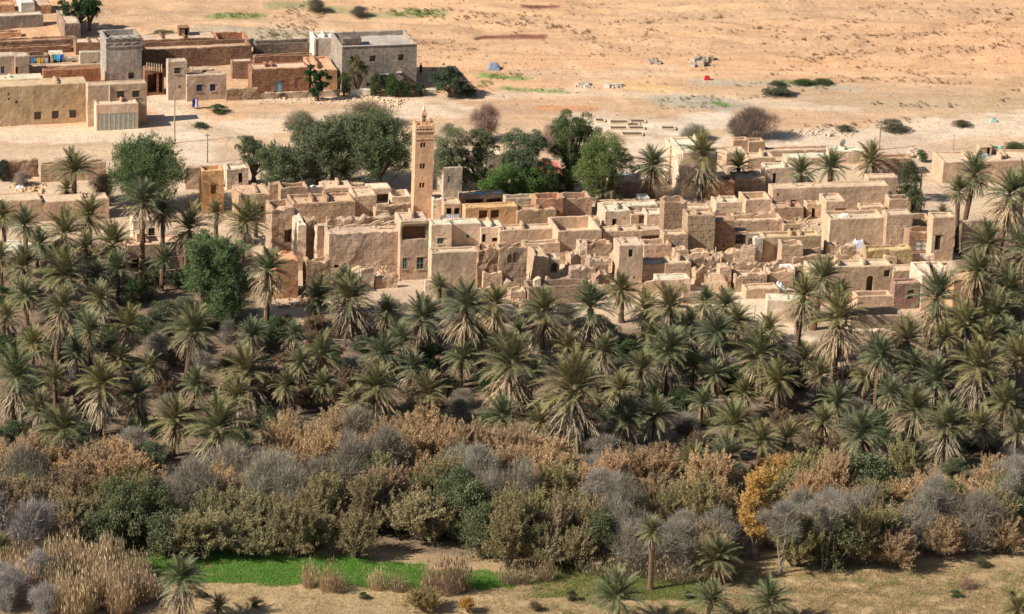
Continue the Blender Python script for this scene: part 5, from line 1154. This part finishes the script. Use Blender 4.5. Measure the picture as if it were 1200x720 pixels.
blades('dry_grass', 'dry straw grass over the foreground field', [(150,1205,684,726),(560,1205,668,726),(820,1205,662,722)], 17000, .08, .26, (.40, .30, .16), patch=-.35)
blades('green_grass', 'thin green grass tinting the foreground field on the right', [(600,1205,678,724),(640,900,690,722),(860,1205,664,700)], 4500, .06, .18, (.2, .24, .07), patch=.12)
blades('green_grass', 'bright grass strip glimpsed in the grove right of centre', [(785,830,488,500)], 500, .2, .4, (.1, .26, .03))
# ------------------------------------------------------------------ rubble, desert scrub, stones
def rubble(label, boxes, n, r0, r1, col, name='rubble_heap', mound=.0, beams=0):
    mb = MB(); g0 = ground((boxes[0][0]+boxes[0][1])/2, boxes[0][3])
    for i in range(n):
        u0, u1, v0, v1 = R.choice(boxes); a = (R.random()+R.random())/2 if mound else R.random(); u = u0+(u1-u0)*a; v = R.uniform(v0, v1)
        g = ground(u, v); z = mound*(1-abs(2*a-1))*R.uniform(0, 1); r = R.uniform(r0, r1)*(1 if R.random() < .9 else 1.5); mb.stone((g.x-g0.x, g.y-g0.y, g.z-g0.z+z+r*.15), r)
    for i in range(beams):
        u0, u1, v0, v1 = R.choice(boxes); g = ground(R.uniform(u0, u1), R.uniform(v0, v1))-g0; a = R.uniform(0, 3.1); l = R.uniform(1, 2.2)
        mb.tube([(g.x, g.y, g.z+.2), (g.x+l*math.cos(a), g.y+l*math.sin(a)*.6, g.z+R.uniform(.4, 1.5))], .07, 5)
    if mound:
        for u0, u1, v0, v1 in boxes:
            a, b, c_ = ground(u0, (v0+v1)/2)-g0, ground(u1, (v0+v1)/2)-g0, (ground(u0, v0)-ground(u0, v1)).length
            nn, mm = 22, 14; q0 = len(mb.v); s_ = R.uniform(0, 99)
            for j in range(mm+1):
                for i in range(nn+1):
                    x, y = i/nn, j/mm; e = (max(0, 1-(2*x-1)**2)*max(0, 1-(2*y-1)**2))**.7; wx, wy = a.x+(b.x-a.x)*x, (a.y+b.y)/2+(y-.5)*c_
                    mb.v.append((wx, wy, (a.z+b.z)/2-.3+e*mound*(.6+.6*noise.noise(Vector((wx*.5+s_, wy*.5, 0)))+.12*noise.noise(Vector((wx*1.7+s_, wy*1.7, 0))))))
            for j in range(mm):
                for i in range(nn): k_ = q0+j*(nn+1)+i; mb.f.append((k_, k_+1, k_+nn+2, k_+nn+1))
    tag(link(name, mb.me(name, M_STONE), loc=g0, color=col), label, 'rubble', kind='stuff')
rubble('earth and stone rubble before the high blank ruin', [(395,465,322,336),(436,468,312,330)], 150, .07, .2, (.52,.38,.25), mound=2.4, beams=3)
rubble('spill of broken mud blocks left of the plain square tower', [(655,722,318,346),(652,690,308,330)], 320, .07, .2, (.52,.38,.25), mound=1.3, beams=3)
rubble('fallen wall rubble in front of the putlog tower', [(812,880,302,318),(812,860,318,336)], 340, .07, .2, (.52,.38,.25), mound=1.2, beams=6)
rubble('rubble in the middle right yards', [(905,962,258,272),(918,960,300,316)], 150, .07, .2, (.52,.38,.25), mound=.5, beams=6)
rubble('collapsed room rubble with cloths under the red door house', [(950,1012,290,312)], 170, .07, .22, (.52,.38,.25), mound=1.2, beams=5)
rubble('rubble between teeth holed ruin and white roof box', [(880,930,326,340),(895,960,318,332)], 110, .15, .45, (.45,.33,.23), mound=.4, beams=3)
rubble('broken blocks at the foot of the enclosure', [(585,625,342,362)], 120, .2, .5, (.42,.29,.2), mound=.7)
rubble('stones lying below the left corner tower', [(320,400,342,362)], 90, .15, .4, (.42,.29,.2), mound=.3)
rubble('loose stones of the old bank below the unfinished house', [(415,470,112,128),(300,480,116,122)], 200, .12, .3, (.58,.42,.28))
rubble('pale rock heap on the sand flat left', [(672,700,98,104)], 45, .15, .4, (.50,.42,.33), mound=.25)
rubble('pale rock heap on the sand flat right', [(708,732,99,104)], 40, .15, .4, (.50,.42,.33), mound=.25)
rubble('dark scrap and rock heap on the upper sand flat', [(758,775,72,76)], 30, .25, .55, (.30,.24,.19), mound=.4)
rubble('long dark scrap heap on the upper sand flat', [(805,838,70,79)], 55, .25, .6, (.38,.30,.23), mound=.4)
rubble('stone row along the broad track', [(925,1000,152,160)], 90, .12, .35, (.50,.40,.30))
rubble('stones beside the lane end', [(1062,1080,176,186)], 50, .15, .4, (.55,.42,.30), mound=.5)
rubble('stones at the foot of the salmon roof and wall', [(720,770,196,206)], 70, .2, .5, (.50,.42,.33), mound=.4)
rubble('odds and ends on the left rear terrace', [(5,60,215,224),(20,55,222,228)], 70, .12, .35, (.55,.38,.22), mound=.3)
rubble('stone scatter over the desert plain', [(500,1210,2,70),(560,1210,60,150)], 600, .08, .2, (.42,.27,.18), name='scattered_stones')
def scrub(label, spots, col, name='low_scrub'):
    parts = []
    for u, v, s in spots:
        g = ground(u, v); m = 26; c = np.array([(g.x, g.y, g.z+.1*s, .34*s), (g.x+.25*s, g.y, g.z+.05, .25*s)])
        parts.append(cloud(c, m, .2*s, .13*s, up=.3, out=.8, quad=False))
    V, t = join(parts); tag(link(name, npmesh(name, V, t, M_LEAF), color=col), label, 'scrub', kind='stuff')
rg = random.Random(3)
sp = []
LINES = [((560,22),(700,40)),((620,10),(600,45)),((700,30),(860,20)),((900,48),(1120,40)),((1050,48),(1160,25)),((900,90),(985,60)),((985,62),(1025,82)),((1050,82),(1110,96)),((960,90),(1130,100)),((1020,122),(1130,126)),((1080,70),(1200,48)),
         ((890,60),(930,20)),((920,68),(1200,52)),((1150,30),(1190,22)),((760,26),(760,60)),((800,40),(900,34)),((500,12),(640,22)),((650,30),(700,52)),((1000,145),(1090,140)),((1170,122),(1200,100)),((940,150),(1010,146)),((480,48),(560,60)),
         ((420,12),(520,18)),((300,20),(370,28)),((960,40),(1020,22)),((1000,10),(1200,16)),((560,30),(650,26)),((860,120),(1000,96)),((500,25),(560,20)),((700,54),(760,62))]
for a, b in LINES:
    n = int(math.hypot(b[0]-a[0], (b[1]-a[1])*2)/4.2)
    for i in range(n):
        t = rg.random(); sp.append((a[0]+(b[0]-a[0])*t+rg.gauss(0, 4), a[1]+(b[1]-a[1])*t+rg.gauss(0, 1.6), rg.uniform(.35, 1.0)))
for i in range(520):
    u = rg.uniform(470, 1205); v = rg.uniform(0, 135)*rg.uniform(.5, 1); sp.append((u, v, rg.uniform(.25, .75)))
scrub('low brown desert scrub dotted over the sand plain', sp, (.13, .075, .04))
sp = [(rg.uniform(300, 372), rg.uniform(28, 50), rg.uniform(.5, 1.1)) for _ in range(90)] + [(rg.uniform(330, 380), rg.uniform(2, 22), rg.uniform(.5, 1.2)) for _ in range(40)] + [(rg.uniform(770, 850), rg.uniform(114, 128), rg.uniform(.4, .9)) for _ in range(60)]
scrub('grey green scrub in the shallow hollows', sp, (.17, .16, .10))
sp = [(rg.uniform(455, 520), rg.uniform(12, 21), rg.uniform(.6, 1.2)) for _ in range(60)] + [(rg.uniform(570, 612), rg.uniform(87, 94), rg.uniform(.4, .8)) for _ in range(45)] + [(rg.uniform(590, 660), rg.uniform(104, 109), rg.uniform(.3, .6)) for _ in range(45)] + [(rg.uniform(250, 300), rg.uniform(16, 23), .7) for _ in range(50)] + [(rg.uniform(560, 575), rg.uniform(96, 112), .8) for _ in range(15)]
scrub('fresh green weeds in damp patches of the plain', sp, (.12, .20, .05))
# drying beds: low-walled dark rectangles
for (u, v, w, l) in ((703,142,9,'small dark drying bed first on the pale flat'),(727,144,22,'long dark drying bed in the upper row'),(746,143,18,'dark drying bed right in the upper row'),(726,151,20,'long dark drying bed in the lower row'),(745,151,18,'dark drying bed right in the lower row'),(742,147,12,'thin dark drying bed between the rows'),(783,151,14,'lone dark drying bed to the right'),(741,158,22,'worn drying bed lowest of all')):
    g = ground(u, v); k = ppm(g); hw = w/2/k; mb = MB(); mb.box(-hw, hw, -.7, .7, -.05, .03); root = bpy.data.objects.new('drying_bed', None); COL.objects.link(root); root.location = g+Vector((0, 0, .07)); tag(root, l, 'drying bed', 'drying beds on the pale flat')
    link('bed', mb.me('bed', M_CLOTH), root, color=(.13, .085, .06)); mb = MB()
    for s in (-1, 1): mb.box(-hw-.1, hw+.1, s*.8-.1, s*.8+.1, -.1, .16, .03); mb.box(s*(hw+.12)-.1, s*(hw+.12)+.1, -.7, .7, -.1, .16, .03)
    link('rim', mb.me('rim', M_STONE), root, color=(.6, .47, .33))
# ------------------------------------------------------------------ poles, dishes, cloth, people
def pole(label, u, vt, vb, r=.11, col=(.40,.29,.2), arm=True):
    g = ground(u, vb); h = solve(lambda s: project(g+Vector((0, 0, s)))[1], vt, 0, 30, rising=False)
    root = bpy.data.objects.new('utility_pole', None); COL.objects.link(root); root.location = g; tag(root, label, 'pole', 'utility poles')
    mb = MB(); mb.tube([(0, 0, -.4), (0, 0, h*.5), (0, 0, h)], [r*1.2, r, r*.75], 8); link('shaft', mb.me('shaft', M_WOOD), root, color=col)
    if arm:
        mb = MB(); mb.box(-.35, .35, -.05, .05, h-.45, h-.36)
        for x in (-.3, 0, .3): mb.tube([(x, 0, h-.36), (x, 0, h-.2)], [.05, .03], 6)
        link('crossarm', mb.me('crossarm', M_WOOD), root, color=(.25,.22,.2))
    return g+Vector((0, 0, h-.3))
a = pole('tall wooden pole before the gated garage yard', 204.5, 114, 168); b = pole('thin dark pole on the road above the big green tree', 243, 156, 191, .08, (.2,.17,.15))
c = pole('tall wooden pole on the broad track behind the rear palms', 1030, 141, 176); d = pole('thin grey pole by the right end of the broad track', 1117, 157, 176, .06, (.3,.27,.25), False)
e = pole('dark pole in the shaded lane', 1078, 195, 232, .09, (.15,.12,.1)); f = pole('short pole at the left of the rear wall', 132, 176, 190, .07, (.2,.17,.15), False)
pole('thin pole standing in the sunlit lane', 883, 358, 392, .06, (.3,.26,.22), False); pole('pale pole behind the right hand palms', 1153, 255, 290, .09, (.5,.44,.38), False)
pole('slim mast between the two long courtyard walls', 667, 276, 294, .06, (.12,.09,.07), False)
def cable(label, p, q, sag):
    mb = MB(); pts = [p.lerp(q, i/14)-p-Vector((0, 0, 4*sag*(i/14)*(1-i/14))) for i in range(15)]; mb.tube(pts, .018, 4); tag(link('overhead_cable', mb.me('overhead_cable', M_PAINT), loc=p, color=(.05,.05,.05)), label, 'cable')
cable('sagging overhead cable between the two left poles', a, b, 1.2); cable('overhead cable running down from the track pole to the lane', c, e, 1.5)
def on_roof(i, s, t): r, O, L, D, h, a = HOUSES[i]; return O+Vector((math.cos(a), math.sin(a), 0))*s*L+Vector((-math.sin(a), math.cos(a), 0))*t*D+Vector((0, 0, h))
def find(sub): return next(i for i, x in enumerate(HOUSES) if sub in x[0]['label'])
def dish(label, p, s=.45, az=0.6):
    root = bpy.data.objects.new('satellite_dish', None); COL.objects.link(root); root.location = p; root.rotation_euler = (0, 0, az); tag(root, label, 'satellite dish', 'satellite dishes')
    V = [(0, .12, s+.2)]; Fc = []; n = 12
    for j in (1, 2):
        for k in range(n):
            an = 2*math.pi*k/n; V.append((math.cos(an)*s*j/2, .12-.16*(j/2)**2-.2*math.sin(an)*s*j/2, s+.2+math.sin(an)*s*j/2))
    for k in range(n): Fc.append((0, 1+k, 1+(k+1) % n)); Fc.append((1+k, 1+n+k, 1+n+(k+1) % n, 1+(k+1) % n))
    link('reflector', mesh('reflector', V, Fc, (M_PAINT,), True), root, color=(.75,.74,.7)); mb = MB(); mb.tube([(0, .1, -.5), (0, .12, s+.2)], .035, 5); mb.tube([(0, 0, s-.1), (0, -.4, s+.15)], .02, 4); link('mount', mb.me('mount', M_PAINT), root, color=(.3,.3,.3))
i = find('tan house tower with'); g_ = HOUSES[i]; 
dish('white dish on the wall corner of the tan house tower', on_roof(i, 1.0, 0)-Vector((-.35, .55, 4.4)), .55)
dish('white dish on the pale rear roof beyond the palms', on_roof(find('pale roof beyond the rear palms'), .4, .5), .6)
dish('small dish on the long pale rear house', on_roof(find('long pale house stretching'), .2, .5), .4)
dish('small dish on the roof of the red door house', on_roof(find('house with a red door'), .1, .4), .35)
dish('small dish on the low whitish left house', on_roof(find('low whitish flat house'), .3, .5), .4)
dish('small dish on the cream house over the green window', on_roof(find('cream house with a small green window'), .6, .5), .4)
def cloth(label, name, p, w, h, cols, along=(1, 0), cat='laundry', drop=True):
    """cloths on a line, each its own piece"""
    root = bpy.data.objects.new(name, None); COL.objects.link(root); root.location = p; root.rotation_euler = (0, 0, math.atan2(along[1], along[0])); tag(root, label, cat)
    n = len(cols); mb = MB(); mb.tube([(0, 0, h), (w/2, 0, h-.04), (w, 0, h)], .015, 4)
    for x in (0, w): mb.tube([(x, 0, -.5), (x, 0, h+.05)], .03, 4)
    link('line', mb.me('line', M_WOOD), root, color=(.2,.17,.14))
    for i, c in enumerate(cols):
        V = []; Fc = []; x0, x1 = w*(i+.06)/n, w*(i+.94)/n; hh = h*R.uniform(.6, .95)
        for j in range(5):
            for k in range(7): V.append((x0+(x1-x0)*k/6, .05*math.sin(k*1.9+i)*j/4+.01, h-.02-hh*j/4+.02*math.sin(k*2.2)))
        for j in range(4):
            for k in range(6): q = j*7+k; Fc.append((q, q+1, q+8, q+7))
        o = link('cloth', mesh('cloth', V, Fc, (M_CLOTH,), True), root, color=c)
def at_front(i, s, z, out): r, O, L, D, h, a = HOUSES[i]; return O+Vector((math.cos(a), math.sin(a), 0))*s*L+Vector((math.sin(a), -math.cos(a), 0))*out+Vector((0, 0, z))
i = find('behind the hanging laundry'); cloth('pale blue and lilac laundry hanging before two dark openings', 'laundry_line', at_front(i, .05, HOUSES[i][4]-2.6, .3), 2.0, 1.15, [(.42,.45,.62),(.5,.48,.55),(.38,.42,.6)])
i = find('little shed with blue'); cloth('bright blue laundry in the open shed', 'laundry_line', at_front(i, .15, .6, .15), 1.6, 1.3, [(.04,.35,.65),(.10,.5,.7),(.05,.1,.5)])
i = find('dark hollow yard'); cloth('blue yellow and white laundry above the dark yard', 'laundry_line', at_front(i, .05, HOUSES[i][4]-1.4, .1), 2.8, 1.1, [(.08,.2,.4),(.1,.35,.45),(.75,.45,.05),(.7,.45,.1),(.55,.55,.6)])
def tarp(label, u, v, w, d, hgt, col, name='tarpaulin', z=0.0, base=None):
    g = base if base is not None else ground(u, v); V = []; Fc = []; n = 9; s = R.uniform(0, 90)
    for j in range(n):
        for k in range(n):
            x, y = (k/(n-1)-.5)*w, (j/(n-1)-.5)*d; e = max(0, 1-(2*x/w)**4)*max(0, 1-(2*y/d)**4)
            V.append((x, y, z-.05+e*hgt*(.7+.6*abs(noise.noise(Vector((x*1.6+s, y*1.6, 0)))))))
    for j in range(n-1):
        for k in range(n-1): q = j*n+k; Fc.append((q, q+1, q+n+1, q+n))
    tag(link(name, mesh(name, V, Fc, (M_CLOTH,)), loc=g, color=col, rz=R.uniform(-.3, .3)), label, 'tarp' if name == 'tarpaulin' else 'cloth')
tarp('pale blue white cloth draped on the rubble under the red door', 1006, 290, 2.0, 1.6, 1.4, (.58,.60,.68), 'draped_cloth')
tarp('red cloth beside the pale blue one', 1019, 291, 1.0, .8, .6, (.6,.09,.04), 'draped_cloth')
tarp('white green tarpaulin hump below the white roof box', 914, 343, 1.5, 1.4, 1.5, (.58,.62,.58))
tarp('blue tarpaulin over the sagging terrace roof', 566, 240, 1.3, 1.0, .3, (.16,.38,.5), base=on_roof(find('brown sagging roofed'), .45, .4)+Vector((0, 0, -.15)))
tarp('grey tarpaulin over the right end of the sagging terrace', 583, 240, 1.6, 1.2, .3, (.42,.43,.42), base=on_roof(find('brown sagging roofed'), .85, .4)+Vector((0, 0, -.15)))
tarp('pale green sheeting at the far right track', 1168, 174, 2.0, 1.2, .5, (.3,.55,.45))
tarp('pale green sheeting lump beyond the broad track', 1164, 143, 1.3, 1.0, .7, (.3,.42,.36))
tarp('little blue grey tent on the sand right of the bush tree', 579, 81, 2.2, 1.6, 1.1, (.20,.25,.33))
tarp('white sacks heap at the left rear terrace', 24, 220, 1.4, .8, .5, (.65,.66,.72), 'sacks')
tarp('teal panel leaning behind the big green tree', 222, 214, 1.0, .5, 1.3, (.05,.3,.4))
tarp('pale blue grey bundle on the broad modern flat roof', 1164, 184, 1.9, 1.1, .55, (.30,.38,.40), base=on_roof(find('broad modern flat house'), .5, .6)+Vector((0, 0, -.3)))
tarp('white fallen plaster sheet beside the sunlit yard', 1004, 268, 1.6, 1.2, .6, (.7,.62,.52), base=on_roof(find('broad low house front'), .35, .6)+Vector((0, 0, -.5)))
# water tank behind the garage, stacked brick rows, roof beams
def tank(label, p, r=.55, h=1.0, col=(.40,.45,.5)):
    root = bpy.data.objects.new('water_tank', None); COL.objects.link(root); root.location = p; tag(root, label, 'tank'); mb = MB()
    mb.tube([(0, 0, 0), (0, 0, .05), (0, 0, h*.45), (0, 0, h*.5), (0, 0, h*.55), (0, 0, h*.9), (0, 0, h)], [r*.95, r, r, r*1.05, r, r, r*.55], 14); link('shell', mb.me('shell', M_PAINT), root, color=col)
    mb = MB(); mb.tube([(0, 0, h-.01), (0, 0, h+.1)], .18, 8); link('lid', mb.me('lid', M_PAINT), root, color=(.2,.22,.25))
tank('grey blue water tank at the left corner of the gated garage roof', on_roof(find('cream garage block'), .05, .5)+Vector((.4, 0, -.2)), .6, 1.2)
rb = on_roof(find('half built red shed'), .1, .0)
mb = MB()
for k in range(7): mb.tube([(k*.38, -.8, .1-.05*k), (k*.38, 2.6, .35-.05*k)], .08, 5)
tag(link('log_roof', mb.me('log_roof', M_WOOD), loc=rb, color=(.4,.28,.18)), 'loose logs laid over the half built red shed', 'logs')
mb = MB()
for k in range(9): q = R.uniform(-.6, .6); mb.tube([(k*.32, 0, 1.6+q*.2), (k*.35-.9+q, -1.3, .1)], .06, 5)
tag(link('fallen_rafters', mb.me('fallen_rafters', M_WOOD), loc=ground(606, 334), color=(.42,.3,.2)), 'fallen rafters leaning in the collapsed room by the arch niches', 'rafters')
mb = MB()
for k in range(10): a_ = R.uniform(-.5, .7); x = R.uniform(-1.2, 2.4); mb.tube([(x, 0, .2), (x+1.3*math.cos(a_), R.uniform(-.5, .5), .7+1.2*math.sin(a_))], .07, 5)
tag(link('fallen_rafters', mb.me('fallen_rafters', M_WOOD), loc=on_roof(find('big high blank ruin'), .72, .5)+Vector((0, 0, .1)), color=(.55,.42,.3)), 'tangle of bleached rafters on the high blank ruin left of the balcony', 'rafters')
def person(label, u, vb, robe, pants, yaw=0, bag=False):
    g = ground(u, vb); root = bpy.data.objects.new('person', None); COL.objects.link(root); root.location = g; root.rotation_euler = (0, 0, yaw); tag(root, label, 'person')
    bm = bpy.data.meshes.new('body')
    J = {'pel': (0,0,.95), 'ch': (0,.02,1.3), 'nk': (0,.01,1.5), 'hd': (0,-.01,1.6), 'tp': (0,0,1.74)}
    P = [(0,0,.95,.15), (0,.01,1.2,.15), (0,.02,1.4,.16), (0,.01,1.52,.06), (0,0,1.6,.09), (0,.01,1.7,.085),
         (.2,.02,1.42,.06), (.25,.03,1.15,.045), (.24,-.08,.92,.035), (.24,-.11,.83,.04), (-.2,.02,1.42,.06), (-.25,.03,1.15,.045), (-.22,-.06,.92,.035), (-.22,-.08,.83,.04),
         (.1,0,.88,.09), (.11,-.05,.5,.065), (.12,.02,.1,.045), (.12,-.12,.04,.04), (-.1,0,.88,.09), (-.11,.03,.5,.065), (-.12,.1,.1,.045), (-.12,-.02,.04,.04)]
    E = [(0,1),(1,2),(2,3),(3,4),(4,5),(2,6),(6,7),(7,8),(8,9),(2,10),(10,11),(11,12),(12,13),(0,14),(14,15),(15,16),(16,17),(0,18),(18,19),(19,20),(20,21)]
    bm.from_pydata([p[:3] for p in P], E, []); bm.materials.append(M_CLOTH); o = link('body', bm, root, color=(.22,.12,.08))
    md = o.modifiers.new('skin', 'SKIN'); ly = bm.skin_vertices[0] if bm.skin_vertices else None
    if ly is None:
        bpy.context.view_layer.objects.active = o; bm.update()
    try:
        if not bm.skin_vertices:
            import bmesh as B; b = B.new(); b.from_mesh(bm); sl = b.verts.layers.skin.verify(); b.to_mesh(bm); b.free()
        for i, sv in enumerate(bm.skin_vertices[0].data): sv.radius = (P[i][3], P[i][3]); sv.use_root = (i == 0)
    except Exception as ex: print('skin', ex)
    s = o.modifiers.new('sub', 'SUBSURF'); s.levels = s.render_levels = 1
    V = []; Fc = []; n = 12; prof = [(1.5,.09),(1.44,.2),(1.25,.2),(1.0,.19),(.7,.23),(.35,.29)]
    for z, r in prof:
        for k in range(n): an = 2*math.pi*k/n; V.append((math.cos(an)*r*1.1, math.sin(an)*r*.8, z+.01*math.sin(k*2.1)))
    for j in range(len(prof)-1):
        for k in range(n): Fc.append((j*n+k, (j+1)*n+k, (j+1)*n+(k+1) % n, j*n+(k+1) % n))
    link('robe', mesh('robe', V, Fc, (M_CLOTH,), True), root, color=robe)
    mb = MB(); mb.tube([(0, .01, 1.62), (0, .02, 1.68), (0, .02, 1.76), (0, .02, 1.8)], [.1, .115, .1, .04], 10); link('headscarf', mb.me('headscarf', M_CLOTH, True), root, color=pants)
person('person in a dark blue robe standing by the lower tan house', 227, 127.5, (.03,.04,.14), (.12,.12,.2), .3)
person('person in pale clothes beside the one in dark blue', 230.5, 128, (.35,.35,.5), (.05,.05,.1), -.4)
tarp('small red bundle alone on the sand flat', 828.5, 94, 1.0, .6, 1.0, (.5,.03,.03), 'cloth_bundle')
person('dark clothed person walking right of the unfinished house', 493, 87, (.06,.045,.04), (.05,.04,.04), .8)
# parked motorcycle in shade by the blue door: dark low cart
def cart(label, u, v):
    g = ground(u, v); root = bpy.data.objects.new('hand_cart', None); COL.objects.link(root); root.location = g; tag(root, label, 'cart')
    mb = MB(); mb.box(-.9, .9, -.45, .45, .45, .55); mb.box(-.9, .9, -.45, -.41, .55, .95); mb.box(-.9, .9, .41, .45, .55, .95); mb.box(-.9, -.86, -.4, .4, .55, .95); link('bed', mb.me('bed', M_WOOD), root, color=(.06,.05,.05))
    for s in (-1, 1):
        mb = MB(); pts = [(.0+.32*math.cos(q*math.pi/7), s*.52, .34+.32*math.sin(q*math.pi/7)) for q in range(15)]; mb.tube(pts, .045, 5); mb.box(-.3, .3, s*.52-.015, s*.52+.015, .32, .36); mb.box(-.02, .02, s*.52-.015, s*.52+.015, .04, .64); link('wheel', mb.me('wheel', M_PAINT), root, color=(.03,.03,.03))
    mb = MB(); mb.tube([(.85, -.3, .5), (1.7, -.28, .75)], .03, 5); mb.tube([(.85, .3, .5), (1.7, .28, .75)], .03, 5); link('handle', mb.me('handle', M_WOOD), root, color=(.3,.25,.2))
cart('small dark hand cart parked under the blue door', 327, 115)

# ------------------------------------------------------------------ labels of the many plants, by what they stand beside
LM = [(88,200,'the tall palm on the left terrace'),(172,190,'the big round green tree'),(250,320,'the large bright green left tree'),(237,225,'the orange tower house'),(20,300,'the low white left house'),(168,270,'the square window house'),
      (217,400,'the stout trunked left palm'),(63,420,'the thin tall palm at the left'),(253,500,'the widest palm of the left grove'),(330,290,'the broken corner tower'),(425,330,'the pointed ruin stub'),(487,310,'the green shuttered windows'),
      (540,360,'the palm below the pinkish cube house'),(620,345,'the white edged enclosure'),(738,310,'the plain square tower'),(597,425,'the round skirted middle palm'),(667,455,'the biggest palm in mid grove'),(830,400,'the sunlit lane bottom'),
      (953,330,'the palm before the arch house'),(975,375,'the double trunked palm at the lane'),(1089,345,'the palm before the brick house'),(1128,350,'the orange fronted right house'),(1167,225,'the tallest right garden wall palm'),(820,190,'the cream house behind the village'),
      (965,195,'the long pale rear house'),(1137,430,'the straw skirted right palm'),(845,472,'the field wall in the grove'),(1020,470,'the middle of the right grove'),(1110,505,'the white skirted right palm'),(905,565,'the low orange tree crown'),
      (884,600,'the yellow autumn tree'),(965,620,'the twin white stems'),(762,640,'the lone stout field palm'),(722,700,'the foreground bottom palm'),(210,680,'the skirted foreground palm'),(120,690,'the straw reeds'),(20,690,'the lower left corner'),(1000,700,'the right foreground field'),
      (300,640,'the bright green field strip'),(450,660,'the mid green strip'),(560,670,'the green strip right end'),(1150,620,'the right end of the belt'),(1060,590,'the right tamarisks'),(60,580,'the left end of the belt'),(180,560,'the belt below the widest left palm'),
      (330,520,'the tan tamarisks left of centre'),(430,560,'the belt above the green strip'),(520,520,'the tan tamarisk crest at centre'),(560,600,'the grey forked tree'),(680,560,'the grey heart of the belt'),(760,540,'the belt below the biggest palm'),(820,600,'the thicket left of the autumn tree'),
      (640,640,'the low front of the belt centre'),(400,430,'the left centre of the grove'),(480,460,'the grove above the tan crest'),(780,410,'the palms under the square tower'),(110,450,'the long skirted left palm'),(330,440,'the squat palms left of centre'),(20,440,'the big palm at the left edge'),(1190,400,'the right edge of the grove')]
ORD = 'first second third fourth fifth sixth seventh eighth ninth tenth eleventh twelfth thirteenth fourteenth fifteenth sixteenth seventeenth eighteenth nineteenth twentieth'.split()
byk = {}
for e_ in AUTO:
    l = min(LM, key=lambda q: (q[0]-e_[3])**2+((q[1]-e_[4])*1.3)**2); byk.setdefault((e_[1], l[2]), []).append(e_)
for (ph, lm), es in byk.items():
    es.sort(key=lambda q: q[3])
    for i, e_ in enumerate(es):
        pos = ' near ' if len(es) == 1 else ((', leftmost near ' if i == 0 else ', rightmost near ' if i == len(es)-1 else ', %s from left near ' % ORD[i]))
        tag(e_[0], ph+pos+lm, e_[2], e_[5])
